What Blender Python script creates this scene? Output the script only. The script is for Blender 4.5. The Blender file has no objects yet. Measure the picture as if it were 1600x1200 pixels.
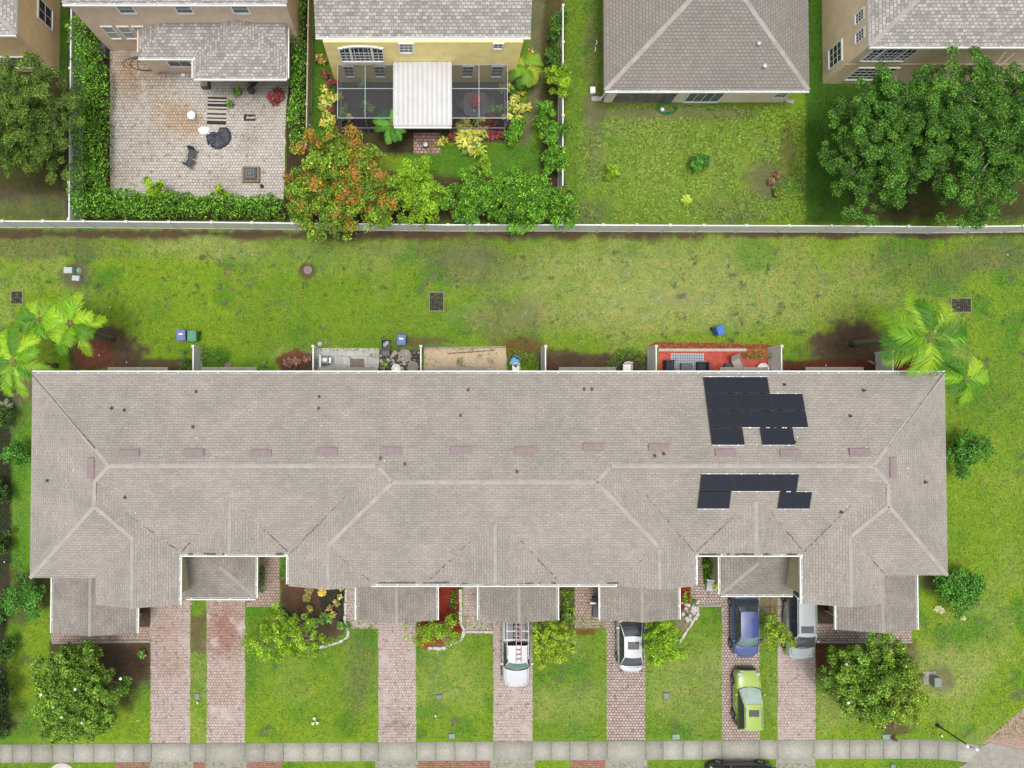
import bpy, math, random
import numpy as np
from mathutils import Vector, Matrix
R = math.radians
SC = bpy.context.scene
COL = SC.collection
# ------------------------------------------------------------------ camera, sky, sun, exposure
F = 1066.0; HC = 48.0; PX0 = 675.0; ALPHA = R(1.2)
cd = bpy.data.cameras.new('camera'); cam = bpy.data.objects.new('camera', cd); COL.objects.link(cam)
cd.sensor_width = 36; cd.lens = F/1600*36; cd.shift_x = (800-PX0)/1600
cd.clip_start = 0.5; cd.clip_end = 2000
cam.location = (0, 0, HC); cam.rotation_euler = (ALPHA, 0, 0)
SC.camera = cam
world = bpy.data.worlds.new('World'); SC.world = world; world.use_nodes = True
wn = world.node_tree; wn.nodes.clear()
SUN_EL, SUN_AZ = R(85), R(195)          # azimuth measured clockwise from +Y
sky = wn.nodes.new('ShaderNodeTexSky'); sky.sky_type = 'NISHITA'; sky.sun_disc = False
sky.sun_elevation = SUN_EL; sky.sun_rotation = SUN_AZ; sky.dust_density = 4.0; sky.air_density = 1.0
hs = wn.nodes.new('ShaderNodeHueSaturation'); hs.inputs['Saturation'].default_value = 0.30
bg = wn.nodes.new('ShaderNodeBackground'); bg.inputs['Strength'].default_value = 0.15
wo = wn.nodes.new('ShaderNodeOutputWorld')
wn.links.new(sky.outputs[0], hs.inputs['Color']); wn.links.new(hs.outputs[0], bg.inputs[0]); wn.links.new(bg.outputs[0], wo.inputs[0])
sd = bpy.data.lights.new('sun', 'SUN'); sd.energy = 1.35; sd.angle = R(18); sd.color = (1.0, 0.965, 0.92)
sun = bpy.data.objects.new('sun', sd); COL.objects.link(sun)
sdir = Vector((math.sin(SUN_AZ)*math.cos(SUN_EL), math.cos(SUN_AZ)*math.cos(SUN_EL), math.sin(SUN_EL)))
sun.rotation_euler = sdir.to_track_quat('Z', 'Y').to_euler(); sun.location = (0, 0, 40)
SC.view_settings.view_transform = 'Standard'; SC.view_settings.look = 'None'
SC.view_settings.exposure = 0.62; SC.view_settings.gamma = 1.0
GAIN = 1.95                              # how much brighter than its albedo a level surface shows

# ------------------------------------------------------------------ survey: photo pixel -> place
CA, SA = math.cos(ALPHA), math.sin(ALPHA)
def _ray(px, py):
    dx = (px-PX0)/F; dy = (600-py)/F
    return dx, dy*CA+SA, dy*SA-CA
def P(px, py, z=0.0):
    a, b, c = _ray(px, py); t = (HC-z)/(-c); return (a*t, b*t)
def PY(px, py, Y):                        # on a wall facing the camera's side: returns X, Z
    a, b, c = _ray(px, py); t = Y/b; return (a*t, HC+c*t)
def PXW(px, py, X):
    a, b, c = _ray(px, py); t = X/a; return (b*t, HC+c*t)
def proj(X, Y, Z):
    y = Y*CA+(Z-HC)*SA; z = -Y*SA+(Z-HC)*CA
    return PX0+F*X/(-z), 600-F*y/(-z)

def lin(c):
    return tuple((v/255/12.92 if v <= 10 else ((v/255+0.055)/1.055)**2.4) for v in c)
def A(r, g, b, k=1.0):                    # albedo of something that photographs as sRGB r,g,b
    return tuple(min(0.85, v*k/GAIN) for v in lin((r, g, b)))

# ------------------------------------------------------------------ objects
def tag(o, label=None, cat=None, group=None, kind=None):
    if label: o['label'] = label
    if cat: o['category'] = cat
    if group: o['group'] = group
    if kind: o['kind'] = kind
    return o
def thing(name, label, cat, loc=(0, 0, 0), rz=0, group=None):
    o = bpy.data.objects.new(name, None); COL.objects.link(o)
    o.empty_display_size = 0.2
    o.location = loc; o.rotation_euler = (0, 0, rz)
    return tag(o, label, cat, group)
def rootloc(o):
    while o.parent: o = o.parent
    return o.location
def copy_tree(o, parent=None):
    c = o.copy(); COL.objects.link(c); c.parent = parent
    for ch in list(o.children): copy_tree(ch, c)
    return c
class MB:
    def __init__(s): s.v = []; s.f = []; s.uv = []
    def add(s, vs, fs):
        b = len(s.v); s.v += [tuple(v) for v in vs]; s.f += [tuple(b+i for i in f) for f in fs]; return s
    def box(s, x0, x1, y0, y1, z0, z1):
        return s.add([(x0,y0,z0),(x1,y0,z0),(x1,y1,z0),(x0,y1,z0),(x0,y0,z1),(x1,y0,z1),(x1,y1,z1),(x0,y1,z1)],
                     [(3,2,1,0),(4,5,6,7),(0,1,5,4),(1,2,6,5),(2,3,7,6),(3,0,4,7)])
    def bbox(s, x0, x1, y0, y1, z0, z1, b=0.02):      # box with chamfered top edge
        vs = [(x0,y0,z0),(x1,y0,z0),(x1,y1,z0),(x0,y1,z0),(x0,y0,z1-b),(x1,y0,z1-b),(x1,y1,z1-b),(x0,y1,z1-b),
              (x0+b,y0+b,z1),(x1-b,y0+b,z1),(x1-b,y1-b,z1),(x0+b,y1-b,z1)]
        return s.add(vs, [(3,2,1,0),(0,1,5,4),(1,2,6,5),(2,3,7,6),(3,0,4,7),(4,5,9,8),(5,6,10,9),(6,7,11,10),(7,4,8,11),(8,9,10,11)])
    def prism(s, poly, z0, z1):
        n = len(poly); vs = [(x,y,z0) for x,y in poly]+[(x,y,z1) for x,y in poly]
        fs = [tuple(range(n-1,-1,-1)), tuple(range(n,2*n))]+[(i,(i+1)%n,n+(i+1)%n,n+i) for i in range(n)]
        return s.add(vs, fs)
    def tube(s, path, rad, n=8, cap=True):
        path = [Vector(p) for p in path]; rad = rad if hasattr(rad,'__len__') else [rad]*len(path)
        b = len(s.v)
        for i, p in enumerate(path):
            d = (path[min(i+1,len(path)-1)]-path[max(i-1,0)])
            if d.length < 1e-9: d = Vector((0,0,1))
            d.normalize(); u = d.cross(Vector((0,0,1)) if abs(d.z) < .95 else Vector((1,0,0))).normalized(); w = d.cross(u)
            for k in range(n):
                a = 2*math.pi*k/n; s.v.append(tuple(p+(u*math.cos(a)+w*math.sin(a))*rad[i]))
        for i in range(len(path)-1):
            for k in range(n):
                s.f.append((b+i*n+k, b+i*n+(k+1)%n, b+(i+1)*n+(k+1)%n, b+(i+1)*n+k))
        if cap:
            s.f.append(tuple(b+k for k in range(n-1,-1,-1))); s.f.append(tuple(b+(len(path)-1)*n+k for k in range(n)))
        return s
    def lathe(s, prof, c=(0,0,0), n=16):
        b = len(s.v)
        for r, z in prof:
            for k in range(n):
                a = 2*math.pi*k/n; s.v.append((c[0]+r*math.cos(a), c[1]+r*math.sin(a), c[2]+z))
        m = len(prof)
        for i in range(m-1):
            for k in range(n):
                s.f.append((b+i*n+k, b+i*n+(k+1)%n, b+(i+1)*n+(k+1)%n, b+(i+1)*n+k))
        s.f.append(tuple(b+k for k in range(n-1,-1,-1))); s.f.append(tuple(b+(m-1)*n+k for k in range(n)))
        return s
    def grid(s, pts):                      # pts[i][j] -> surface
        b = len(s.v); n = len(pts); m = len(pts[0])
        for r in pts: s.v += [tuple(p) for p in r]
        for i in range(n-1):
            for j in range(m-1): s.f.append((b+i*m+j, b+i*m+j+1, b+(i+1)*m+j+1, b+(i+1)*m+j))
        return s
    def build(s, name, mat, parent=None, world=False, smooth=False):
        v = s.v
        if world and parent is not None:
            L = rootloc(parent); v = [(x-L[0], y-L[1], z-L[2]) for x,y,z in v]
        me = bpy.data.meshes.new(name); me.from_pydata(v, [], s.f)
        if s.uv:
            ul = me.uv_layers.new(name='UVMap'); flat = [c for f in s.uv for p in f for c in p]
            ul.data.foreach_set('uv', flat)
        if smooth: me.polygons.foreach_set('use_smooth', [True]*len(me.polygons))
        me.materials.append(mat); me.update()
        o = bpy.data.objects.new(name, me); COL.objects.link(o)
        if parent is not None: o.parent = parent
        return o
def npmesh(name, V, Fq, mat, cols=None, parent=None, off=None):
    V = np.asarray(V, dtype=np.float64)
    if off is not None: V = V-np.array(off)
    me = bpy.data.meshes.new(name); nv = len(V); nf = len(Fq); k = Fq.shape[1]
    me.vertices.add(nv); me.vertices.foreach_set('co', V.astype(np.float32).ravel())
    me.loops.add(nf*k); me.loops.foreach_set('vertex_index', Fq.astype(np.int32).ravel())
    me.polygons.add(nf); me.polygons.foreach_set('loop_start', np.arange(0, nf*k, k, dtype=np.int32))
    try: me.polygons.foreach_set('loop_total', np.full(nf, k, dtype=np.int32))
    except Exception: pass
    me.update(calc_edges=True)
    if cols is not None:
        at = me.color_attributes.new('tint', 'FLOAT_COLOR', 'POINT')
        c4 = np.ones((nv, 4), dtype=np.float32); c4[:, :3] = cols; at.data.foreach_set('color', c4.ravel())
    me.materials.append(mat)
    o = bpy.data.objects.new(name, me); COL.objects.link(o)
    if parent is not None: o.parent = parent
    return o

# ------------------------------------------------------------------ materials
def newmat(name):
    m = bpy.data.materials.new(name); m.use_nodes = True; nt = m.node_tree
    b = nt.nodes['Principled BSDF']; return m, nt, b
def nd(nt, t, **kw):
    n = nt.nodes.new(t)
    for k, v in kw.items(): setattr(n, k, v)
    return n
def mixc(nt, fac, a, b, mode='MIX'):
    n = nt.nodes.new('ShaderNodeMix'); n.data_type = 'RGBA'; n.blend_type = mode
    for i, x in ((0, fac), (6, a), (7, b)):
        if hasattr(x, 'links') or hasattr(x, 'is_output'): nt.links.new(x, n.inputs[i])
        else: n.inputs[i].default_value = x if i == 0 else (*x, 1)
    return n.outputs[2]
def noise(nt, vec, scale, detail=3, rough=.6):
    n = nd(nt, 'ShaderNodeTexNoise'); n.inputs['Scale'].default_value = scale; n.inputs['Detail'].default_value = detail
    n.inputs['Roughness'].default_value = rough; nt.links.new(vec, n.inputs['Vector']); return n.outputs['Fac']
def ramp(nt, fac, p0, p1, c0=(0,0,0), c1=(1,1,1)):
    n = nd(nt, 'ShaderNodeValToRGB'); e = n.color_ramp.elements
    e[0].position = p0; e[1].position = p1; e[0].color = (*c0, 1); e[1].color = (*c1, 1)
    nt.links.new(fac, n.inputs[0]); return n.outputs[0]
def bump(nt, b, h, strength, dist=0.02):
    n = nd(nt, 'ShaderNodeBump'); n.inputs['Strength'].default_value = strength; n.inputs['Distance'].default_value = dist
    nt.links.new(h, n.inputs['Height']); nt.links.new(n.outputs[0], b.inputs['Normal'])
_mc = {}
def plain(name, col, rough=.6, var=.15, scale=5, metal=0, bmp=0, coat=0, spec=None):
    if name in _mc: return _mc[name]
    m, nt, b = newmat(name)
    pos = nd(nt, 'ShaderNodeNewGeometry').outputs['Position']
    f = noise(nt, pos, scale, 4)
    lo = tuple(c*(1-var) for c in col); hi = tuple(min(.9, c*(1+var)) for c in col)
    c = mixc(nt, ramp(nt, f, .35, .65), lo, hi)
    nt.links.new(c, b.inputs['Base Color']); b.inputs['Roughness'].default_value = rough; b.inputs['Metallic'].default_value = metal
    if coat: b.inputs['Coat Weight'].default_value = coat; b.inputs['Coat Roughness'].default_value = .04
    if spec is not None: b.inputs['Specular IOR Level'].default_value = spec
    if bmp: bump(nt, b, f, bmp)
    _mc[name] = m; return m
def shingle(name, c1, c2, mortar, bw=.32, rh=.155, spots=.5, msize=.02, msm=.3, contrast=0.5, stain=.25, stcol=None, bs=-.5):
    m, nt, b = newmat(name)
    uv = nd(nt, 'ShaderNodeUVMap').outputs[0]; pos = nd(nt, 'ShaderNodeNewGeometry').outputs['Position']
    br = nd(nt, 'ShaderNodeTexBrick'); br.offset = .5; br.squash = 1
    nt.links.new(uv, br.inputs['Vector'])
    br.inputs['Color1'].default_value = (*c1, 1); br.inputs['Color2'].default_value = (*c2, 1); br.inputs['Mortar'].default_value = (*mortar, 1)
    br.inputs['Scale'].default_value = 1; br.inputs['Brick Width'].default_value = bw; br.inputs['Row Height'].default_value = rh
    br.inputs['Mortar Size'].default_value = msize; br.inputs['Mortar Smooth'].default_value = msm; br.inputs['Bias'].default_value = 0
    n1 = noise(nt, pos, .35, 4, .6); n2 = noise(nt, pos, 9, 3, .7)
    c = mixc(nt, spots, br.outputs['Color'], ramp(nt, n2, .3, .7, (.72,)*3, (1.22,)*3), 'MULTIPLY')
    c = mixc(nt, stain, c, ramp(nt, n1, .35, .68, (.72, .72, .70), (1.12, 1.1, 1.08)), 'MULTIPLY')
    n3 = noise(nt, pos, 1.6, 5, .7)
    c = mixc(nt, stain, c, ramp(nt, n3, .36, .6, (.8, .79, .77), (1.08, 1.07, 1.06)), 'MULTIPLY')
    if stcol:
        c = mixc(nt, ramp(nt, noise(nt, pos, .9, 6, .75), .56, .66), c, stcol)
    nt.links.new(c, b.inputs['Base Color']); b.inputs['Roughness'].default_value = .93; b.inputs['Specular IOR Level'].default_value = .2
    bump(nt, b, br.outputs['Fac'], bs, .01)
    return m
def pavers(name, c1, c2, mortar, bw=.30, rh=.2, rot=0, stain=(.3,.16,.1), sa=.58, sb=.7, ms=.03, light=None, spots=(), wobble=.09, vary=.6):
    m, nt, b = newmat(name)
    pos = nd(nt, 'ShaderNodeNewGeometry').outputs['Position']
    mp = nd(nt, 'ShaderNodeMapping'); mp.inputs['Rotation'].default_value = (0, 0, rot); nt.links.new(pos, mp.inputs[0])
    # slight wobble so that courses are not ruler straight
    wob = nd(nt, 'ShaderNodeTexNoise'); wob.inputs['Scale'].default_value = 1.3; nt.links.new(pos, wob.inputs['Vector'])
    ad = nd(nt, 'ShaderNodeVectorMath', operation='MULTIPLY_ADD'); nt.links.new(wob.outputs['Color'], ad.inputs[0])
    ad.inputs[1].default_value = (wobble, wobble, 0); nt.links.new(mp.outputs[0], ad.inputs[2])
    br = nd(nt, 'ShaderNodeTexBrick'); nt.links.new(ad.outputs[0], br.inputs['Vector'])
    br.inputs['Color1'].default_value = (*c1, 1); br.inputs['Color2'].default_value = (*c2, 1); br.inputs['Mortar'].default_value = (*mortar, 1)
    br.inputs['Scale'].default_value = 1; br.inputs['Brick Width'].default_value = bw; br.inputs['Row Height'].default_value = rh
    br.inputs['Mortar Size'].default_value = ms; br.inputs['Mortar Smooth'].default_value = .2
    n1 = noise(nt, pos, .55, 6, .7); n2 = noise(nt, pos, 6, 3, .7)
    c = mixc(nt, vary, br.outputs['Color'], ramp(nt, n2, .3, .7, (.6,)*3, (1.3,)*3), 'MULTIPLY')
    c = mixc(nt, ramp(nt, n1, sa, sb), c, tuple(stain))
    for (sx, sy, sr, scol, sst) in spots:    # worn or rusty patches at their own places
        wx, wy = P(sx, sy); dn = nd(nt, 'ShaderNodeVectorMath', operation='DISTANCE'); nt.links.new(pos, dn.inputs[0]); dn.inputs[1].default_value = (wx, wy, 0)
        q = nd(nt, 'ShaderNodeMath', operation='MULTIPLY_ADD'); nt.links.new(noise(nt, pos, 2.2, 5, .75), q.inputs[0]); q.inputs[1].default_value = -sr*2.2; nt.links.new(dn.outputs['Value'], q.inputs[2])
        rr = nd(nt, 'ShaderNodeMapRange'); nt.links.new(q.outputs[0], rr.inputs[0]); rr.inputs[1].default_value = -sr*1.3; rr.inputs[2].default_value = sr*.35; rr.inputs[3].default_value = sst; rr.inputs[4].default_value = 0
        c = mixc(nt, rr.outputs[0], c, mixc(nt, 1, br.outputs['Color'], tuple(v*2.6 for v in scol), 'MULTIPLY'))
    c = mixc(nt, ramp(nt, noise(nt, pos, 3.4, 2, .5), .60, .66), c, mixc(nt, 1, c, (.62, .60, .58), 'MULTIPLY'))
    if light: c = mixc(nt, ramp(nt, noise(nt, pos, .8, 4), .55, .7), c, light)
    nt.links.new(c, b.inputs['Base Color']); b.inputs['Roughness'].default_value = .9
    bump(nt, b, br.outputs['Fac'], -.6, .01)
    return m
def leafmat(name, trans=.25):
    m, nt, b = newmat(name)
    at = nd(nt, 'ShaderNodeAttribute', attribute_name='tint').outputs['Color']
    nt.links.new(at, b.inputs['Base Color']); b.inputs['Roughness'].default_value = .55; b.inputs['Specular IOR Level'].default_value = .35
    tr = nd(nt, 'ShaderNodeBsdfTranslucent'); nt.links.new(at, tr.inputs[0])
    mx = nd(nt, 'ShaderNodeMixShader'); mx.inputs[0].default_value = trans
    nt.links.new(b.outputs[0], mx.inputs[1]); nt.links.new(tr.outputs[0], mx.inputs[2])
    nt.links.new(mx.outputs[0], nt.nodes['Material Output'].inputs[0]); return m
def tintmat(name, rough=.9, fine=14, amt=.35, bmp=.4, scale2=60):
    m, nt, b = newmat(name)
    at = nd(nt, 'ShaderNodeAttribute', attribute_name='tint').outputs['Color']
    pos = nd(nt, 'ShaderNodeNewGeometry').outputs['Position']
    n1 = noise(nt, pos, fine, 4, .75); n2 = noise(nt, pos, 3.1, 5, .7)
    c = mixc(nt, 1, at, ramp(nt, n1, .3, .7, (1-amt,)*3, (1+amt,)*3), 'MULTIPLY')
    c = mixc(nt, 1, c, ramp(nt, n2, .3, .7, (1-amt*.5, 1-amt*.45, 1-amt*.5), (1+amt*.5, 1+amt*.42, 1+amt*.4)), 'MULTIPLY')
    nt.links.new(c, b.inputs['Base Color']); b.inputs['Roughness'].default_value = rough; b.inputs['Specular IOR Level'].default_value = .15
    bump(nt, b, n1, bmp, .03); return m
LEAF = leafmat('leaf'); BARK = plain('bark', (.16, .13, .10), .9, .35, 9, bmp=.5)
PALEBARK = plain('pale_bark', (.36, .33, .29), .9, .3, 12, bmp=.3)
WHITEV = plain('white_vinyl', (.62, .62, .60), .45, .06, 2); GUT = plain('gutter_white', (.68, .68, .65), .5, .08, 3)
GUTIN = plain('gutter_dirt', (.13, .15, .12), .9, .4, 3)
CONC = plain('concrete', A(176, 172, 160), .9, .14, 2.5, bmp=.2); DARKC = plain('dark_slot', (.03, .03, .03), .9, .3)
BLACKM = plain('black_metal', (.03, .03, .035), .5, .2); BLACKP = plain('black_plastic', (.035, .037, .04), .6, .25)
WHITEM = plain('white_paint', (.72, .72, .70), .4, .06); GREYM = plain('grey_metal', (.35, .36, .37), .45, .15, metal=.3)
GLASSD = plain('dark_glass', (.035, .045, .05), .08, .3, 3, spec=.9); RUBBER = plain('rubber', (.02, .02, .02), .85, .2)
SHG = shingle('roof_shingle', A(198, 191, 181), A(186, 179, 169), A(166, 159, 149), rh=.165, bw=.42, msize=.02, spots=.6, stain=.4, bs=-.25)
SHGD = shingle('porch_shingle', A(185, 178, 169), A(171, 164, 155), A(150, 144, 136), rh=.18, bw=.4, msize=.02, spots=.6, stain=.6, bs=-.3)
SHTILE = shingle('mottled_tile', A(224, 217, 208), A(170, 165, 162), A(150, 146, 142), bw=.3, rh=.2, spots=.8, msize=.025, stain=.2, bs=-.2)
SHDASH = shingle('dashed_shingle', A(178, 171, 163), A(164, 157, 150), A(144, 137, 130), bw=.3, rh=.21, spots=.5, msize=.035, stain=.25, bs=-.3)
CAPM = plain('ridge_cap', A(196, 188, 180), .93, .10, 1.8)
CAPG = plain('gable_cap', A(193, 186, 178), .93, .12, 1.8)
DEBRIS = plain('valley_debris', (.085, .075, .06), .95, .5, 6)
# ------------------------------------------------------------------ noise for the ground
rng = np.random.default_rng(7)
_lat = rng.random((256, 256))
def vnoise(x, y, s, ox=0):
    x = x*s+ox*17.3+1000; y = y*s+ox*5.1+1000
    xi = np.floor(x).astype(int); yi = np.floor(y).astype(int); fx = x-xi; fy = y-yi
    fx = fx*fx*(3-2*fx); fy = fy*fy*(3-2*fy)
    g = lambda a, b: _lat[a % 256, b % 256]
    return (g(xi, yi)*(1-fx)+g(xi+1, yi)*fx)*(1-fy)+(g(xi, yi+1)*(1-fx)+g(xi+1, yi+1)*fx)*fy
def fbm(x, y, s, o=4, ox=0):
    t = 0; a = 1; w = 0
    for i in range(o): t = t+a*vnoise(x, y, s*2**i, ox+i); w += a; a *= .55
    return t/w
def sstep(e0, e1, x):
    t = np.clip((x-e0)/(e1-e0), 0, 1); return t*t*(3-2*t)
def inpoly_dist(px, py, poly):            # signed distance, + inside
    n = len(poly); d = np.full(px.shape, 1e9); ins = np.zeros(px.shape, bool)
    for i in range(n):
        x1, y1 = poly[i]; x2, y2 = poly[(i+1) % n]
        ex, ey = x2-x1, y2-y1; wx, wy = px-x1, py-y1
        t = np.clip((wx*ex+wy*ey)/(ex*ex+ey*ey+1e-9), 0, 1)
        d = np.minimum(d, np.hypot(wx-ex*t, wy-ey*t))
        c = ((y1 <= py) != (y2 <= py)) & (px < (x2-x1)*(py-y1)/(y2-y1+1e-12)+x1)
        ins ^= c
    return np.where(ins, d, -d)
# colours of ground covers (albedo)
G_MID = np.array(A(138, 168, 50)); G_BRI = np.array(A(150, 178, 44)); G_DRK = np.array(A(102, 154, 42)); G_DRY = np.array(A(190, 190, 110))
MULCH = np.array(A(112, 84, 68)); REDM = np.array(A(146, 76, 60)); BLK = np.array(A(72, 68, 62)); SOIL = np.array(A(134, 118, 94))
SANDC = np.array(A(196, 176, 142)); REDB = np.array(A(168, 62, 46))
def ground_colour(X, Y):
    px, py = proj(X, Y, 0.0)
    a = fbm(X, Y, .11, 4); b = fbm(X, Y, .6, 4, 9); c = fbm(X, Y, 2.2, 3, 20); d = fbm(X, Y, .3, 5, 33)
    L = lambda u, v, t: u*(1-t[..., None])+v*t[..., None]
    col = L(G_MID+0*X[..., None], G_BRI, sstep(.42, .62, a))
    col = L(col, G_DRK, sstep(.52, .7, b)*.75)
    col = L(col, G_DRY, sstep(.55, .78, d)*.4)
    col = L(col, SOIL, sstep(.64, .74, c)*sstep(.45, .6, b)*.7)
    jx = (fbm(X, Y, .7, 4, 50)-.5); jc = (c-.5)
    def ell(cx, cy, rx, ry, tgt, s=1.0, soft=.5, j=.9):
        nonlocal col
        r = np.hypot((px-cx)/rx, (py-cy)/ry)+jx*j+jc*j*.5
        col = L(col, tgt, sstep(1+soft*.5, 1-soft*.5, r)*s)
    def pol(pts, tgt, s=1.0, soft=3, j=10):
        nonlocal col
        dd = inpoly_dist(px, py, pts)+jx*j+jc*j*.6
        col = L(col, tgt, sstep(-soft, soft, dd)*s)
    rect = lambda x0, y0, x1, y1: [(x0, y0), (x1, y0), (x1, y1), (x0, y1)]
    # common lawn between fence and terrace
    ell(1080, 440, 270, 70, G_DRY, .75, 1.2); ell(1010, 500, 190, 50, G_DRY, .5, 1.2); ell(1070, 465, 55, 14, SOIL*1.5, .25, .8)
    ell(330, 385, 90, 22, G_DRY, .6, .9); ell(520, 400, 90, 30, G_DRY*.95, .35, .9); ell(740, 415, 70, 30, SOIL, .45, .9)
    ell(60, 385, 130, 22, SOIL, .55, .8); ell(790, 500, 55, 32, SOIL, .5, 1.1); ell(815, 545, 40, 22, REDM, .7, .7)
    ell(700, 395, 80, 20, SOIL, .35, 1.2); ell(1440, 420, 120, 30, SOIL, .3, 1.2); ell(1550, 400, 60, 25, SOIL, .5, .9)
    ell(1180, 400, 35, 30, G_DRK, .6, .9); ell(900, 540, 50, 28, G_BRI, .7, .7); ell(1130, 530, 120, 12, G_BRI, .8, .7)
    ell(500, 470, 140, 60, G_BRI*.93, .5, .9); ell(240, 500, 60, 50, G_BRI, .5, .9)
    ell(1530, 620, 60, 60, G_MID*.9, .6, .9); ell(1540, 800, 60, 120, G_BRI, .7, .7); ell(1480, 1050, 60, 45, G_DRY, .6, .9)
    pol(rect(-80, 360, 1720, 371), MULCH, .95, 3, 12); pol(rect(200, 366, 1100, 376), MULCH, .6, 4, 16)
    # beds behind the terrace
    ell(160, 548, 62, 36, MULCH, .95, .3); ell(150, 555, 30, 22, REDM, .8, .5)
    pol(rect(180, 560, 300, 582), MULCH, .9, 3, 10); pol(rect(318, 550, 360, 582), G_DRK*.7, .8, 3, 8)
    ell(462, 566, 26, 18, REDM*.9, .9, .3); pol(rect(440, 565, 490, 582), MULCH, .9, 3, 8)
    pol(rect(840, 552, 1015, 584), MULCH, .95, 4, 10); ell(880, 560, 30, 14, MULCH, .8, .5)
    ell(1340, 555, 72, 44, MULCH, .95, .35); ell(1350, 530, 40, 24, MULCH, .9, .5); pol(rect(1222, 562, 1440, 584), REDM*.8, .95, 3, 9)
    ell(657, 545, 45, 10, SOIL, .5, .8); ell(660, 532, 40, 8, MULCH*1.2, .7, .7)
    # left strip
    pol([(-90, 585), (40, 585), (22, 640), (18, 900), (8, 1000), (18, 1150), (-90, 1160)], np.array(A(58, 58, 40)), .96, 4, 10)
    pol([(36, 575), (56, 575), (50, 640), (20, 690), (10, 650)], SOIL*1.05, .9, 3, 6)
    pol([(18, 640), (50, 620), (48, 905), (20, 905)], G_DRK*1.1, .7, 4, 6)
    # front beds
    pol(rect(78, 1000, 236, 1042), MULCH, .95, 2, 6); ell(150, 1075, 70, 45, MULCH*.8, .7, .5); ell(200, 1045, 40, 35, MULCH, .9, .4)
    pol(rect(298, 962, 322, 1018), MULCH*1.6, .8, 3, 8); pol(rect(213, 940, 236, 980), MULCH, 1, 1.5, 2)
    ell(55, 920, 30, 26, MULCH, .7, .5); ell(20, 930, 40, 40, MULCH, .5, .6)
    pol([(437, 905), (540, 905), (541, 985), (520, 1003), (480, 1006), (440, 955)], MULCH*1.25, .97, 2, 4)
    pol([(485, 905), (540, 905), (541, 975), (508, 965)], BLK, .95, 2, 3)
    pol([(450, 912), (492, 912), (500, 945), (470, 960), (445, 940)], np.array(A(122, 84, 66)), .85, 2, 4)
    pol(rect(684, 905, 719, 975), REDB, 1, 1.5, 1); pol([(684, 960), (719, 960), (724, 985), (700, 1008), (668, 1015), (650, 1010), (652, 975)], REDB*.9, 1, 1.5, 2)
    pol(rect(873, 905, 899, 985), MULCH*1.1, .9, 2, 4); pol(rect(899, 983, 930, 992), REDM, .8, 2, 4)
    pol(rect(1062, 905, 1078, 960), REDB*.8, 1, 1.5, 2); pol([(1065, 955), (1092, 940), (1096, 958), (1072, 985), (1050, 985)], SOIL*1.6, .9, 2, 4)
    pol(rect(1095, 865, 1124, 930), G_DRK*.6, .9, 2, 3)
    ell(610, 0, 1, 1, BLK, 0); ell(1350, 1050, 70, 45, MULCH*.8, .65, .5); pol(rect(1274, 1002, 1425, 1012), MULCH, .9, 2, 6)
    pol(rect(1274, 1000, 1290, 1045), REDM*.8, .95, 2, 4); pol(rect(1276, 940, 1306, 976), MULCH*.8, 1, 1.5, 2); ell(1410, 1030, 22, 30, MULCH*1.2, .7, .6)
    pol(rect(1188, 930, 1214, 960), SOIL*1.5, .95, 2, 3); ell(1455, 905, 20, 18, MULCH, .8, .5); ell(1395, 1140, 25, 9, MULCH, .8, .6)
    ell(1470, 1060, 18, 18, SOIL, .7, .6); ell(117, 430, 22, 20, SOIL*.9, .85, .5); ell(481, 422, 14, 13, MULCH, .8, .6)
    ell(560, 1060, 22, 60, SOIL, .45, 1.1); ell(545, 1130, 20, 20, G_DRK*.7, .5, .8); ell(700, 1060, 60, 50, G_DRY, .35, 1.1); ell(900, 1100, 50, 40, G_DRY, .4, 1.1)
    ell(1070, 1070, 60, 60, G_DRY, .45, 1.1); ell(470, 1080, 60, 50, G_BRI, .5, .9)
    # yards beyond the fence
    ell(1070, 270, 150, 85, G_BRI*.92, .6, .7); ell(1070, 250, 170, 90, G_DRY*.85, .2, 1.2); ell(930, 230, 18, 50, SOIL*1.15, .4, 1.1); ell(930, 165, 20, 25, SOIL, .7, .8)
    ell(1195, 280, 30, 30, SOIL, .75, .8); ell(1230, 230, 14, 40, MULCH, .6, .9); ell(920, 330, 30, 20, SOIL, .5, 1); ell(1060, 178, 120, 10, SOIL*1.1, .6, .8); ell(1160, 330, 60, 20, SOIL, .35, 1)
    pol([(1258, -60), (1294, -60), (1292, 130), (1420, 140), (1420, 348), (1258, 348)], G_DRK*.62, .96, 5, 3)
    pol([(884, -60), (910, -60), (902, 348), (884, 348)], G_MID*.85, .8, 6, 6); ell(925, 80, 12, 60, SOIL*.8, .5, 1)
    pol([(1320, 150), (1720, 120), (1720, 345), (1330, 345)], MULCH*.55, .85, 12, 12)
    pol([(625, 225), (880, 225), (880, 270), (640, 280)], G_DRK*.95, .8, 5, 8)
    pol([(832, -60), (850, -60), (848, 160), (822, 230), (812, 225), (832, 120)], SOIL*1.15, .85, 5, 10); pol([(455, 250), (660, 275), (880, 280), (880, 348), (450, 348)], MULCH*.7, .9, 6, 8)
    pol([(852, -60), (882, -60), (882, 345), (838, 345)], MULCH*.75, .85, 5, 10); pol(rect(486, -60, 530, 235), G_DRK*.75, .8, 5, 8)
    pol(rect(505, 180, 660, 240), MULCH*.7, .9, 4, 8); pol(rect(640, 195, 800, 222), MULCH, .9, 3, 6)
    pol(rect(104, -60, 176, 345), MULCH*.6, .97, 3, 4); pol(rect(104, 298, 450, 345), MULCH*.6, .97, 3, 4); pol(rect(446, -60, 484, 345), MULCH*.6, .97, 3, 4)
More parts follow.
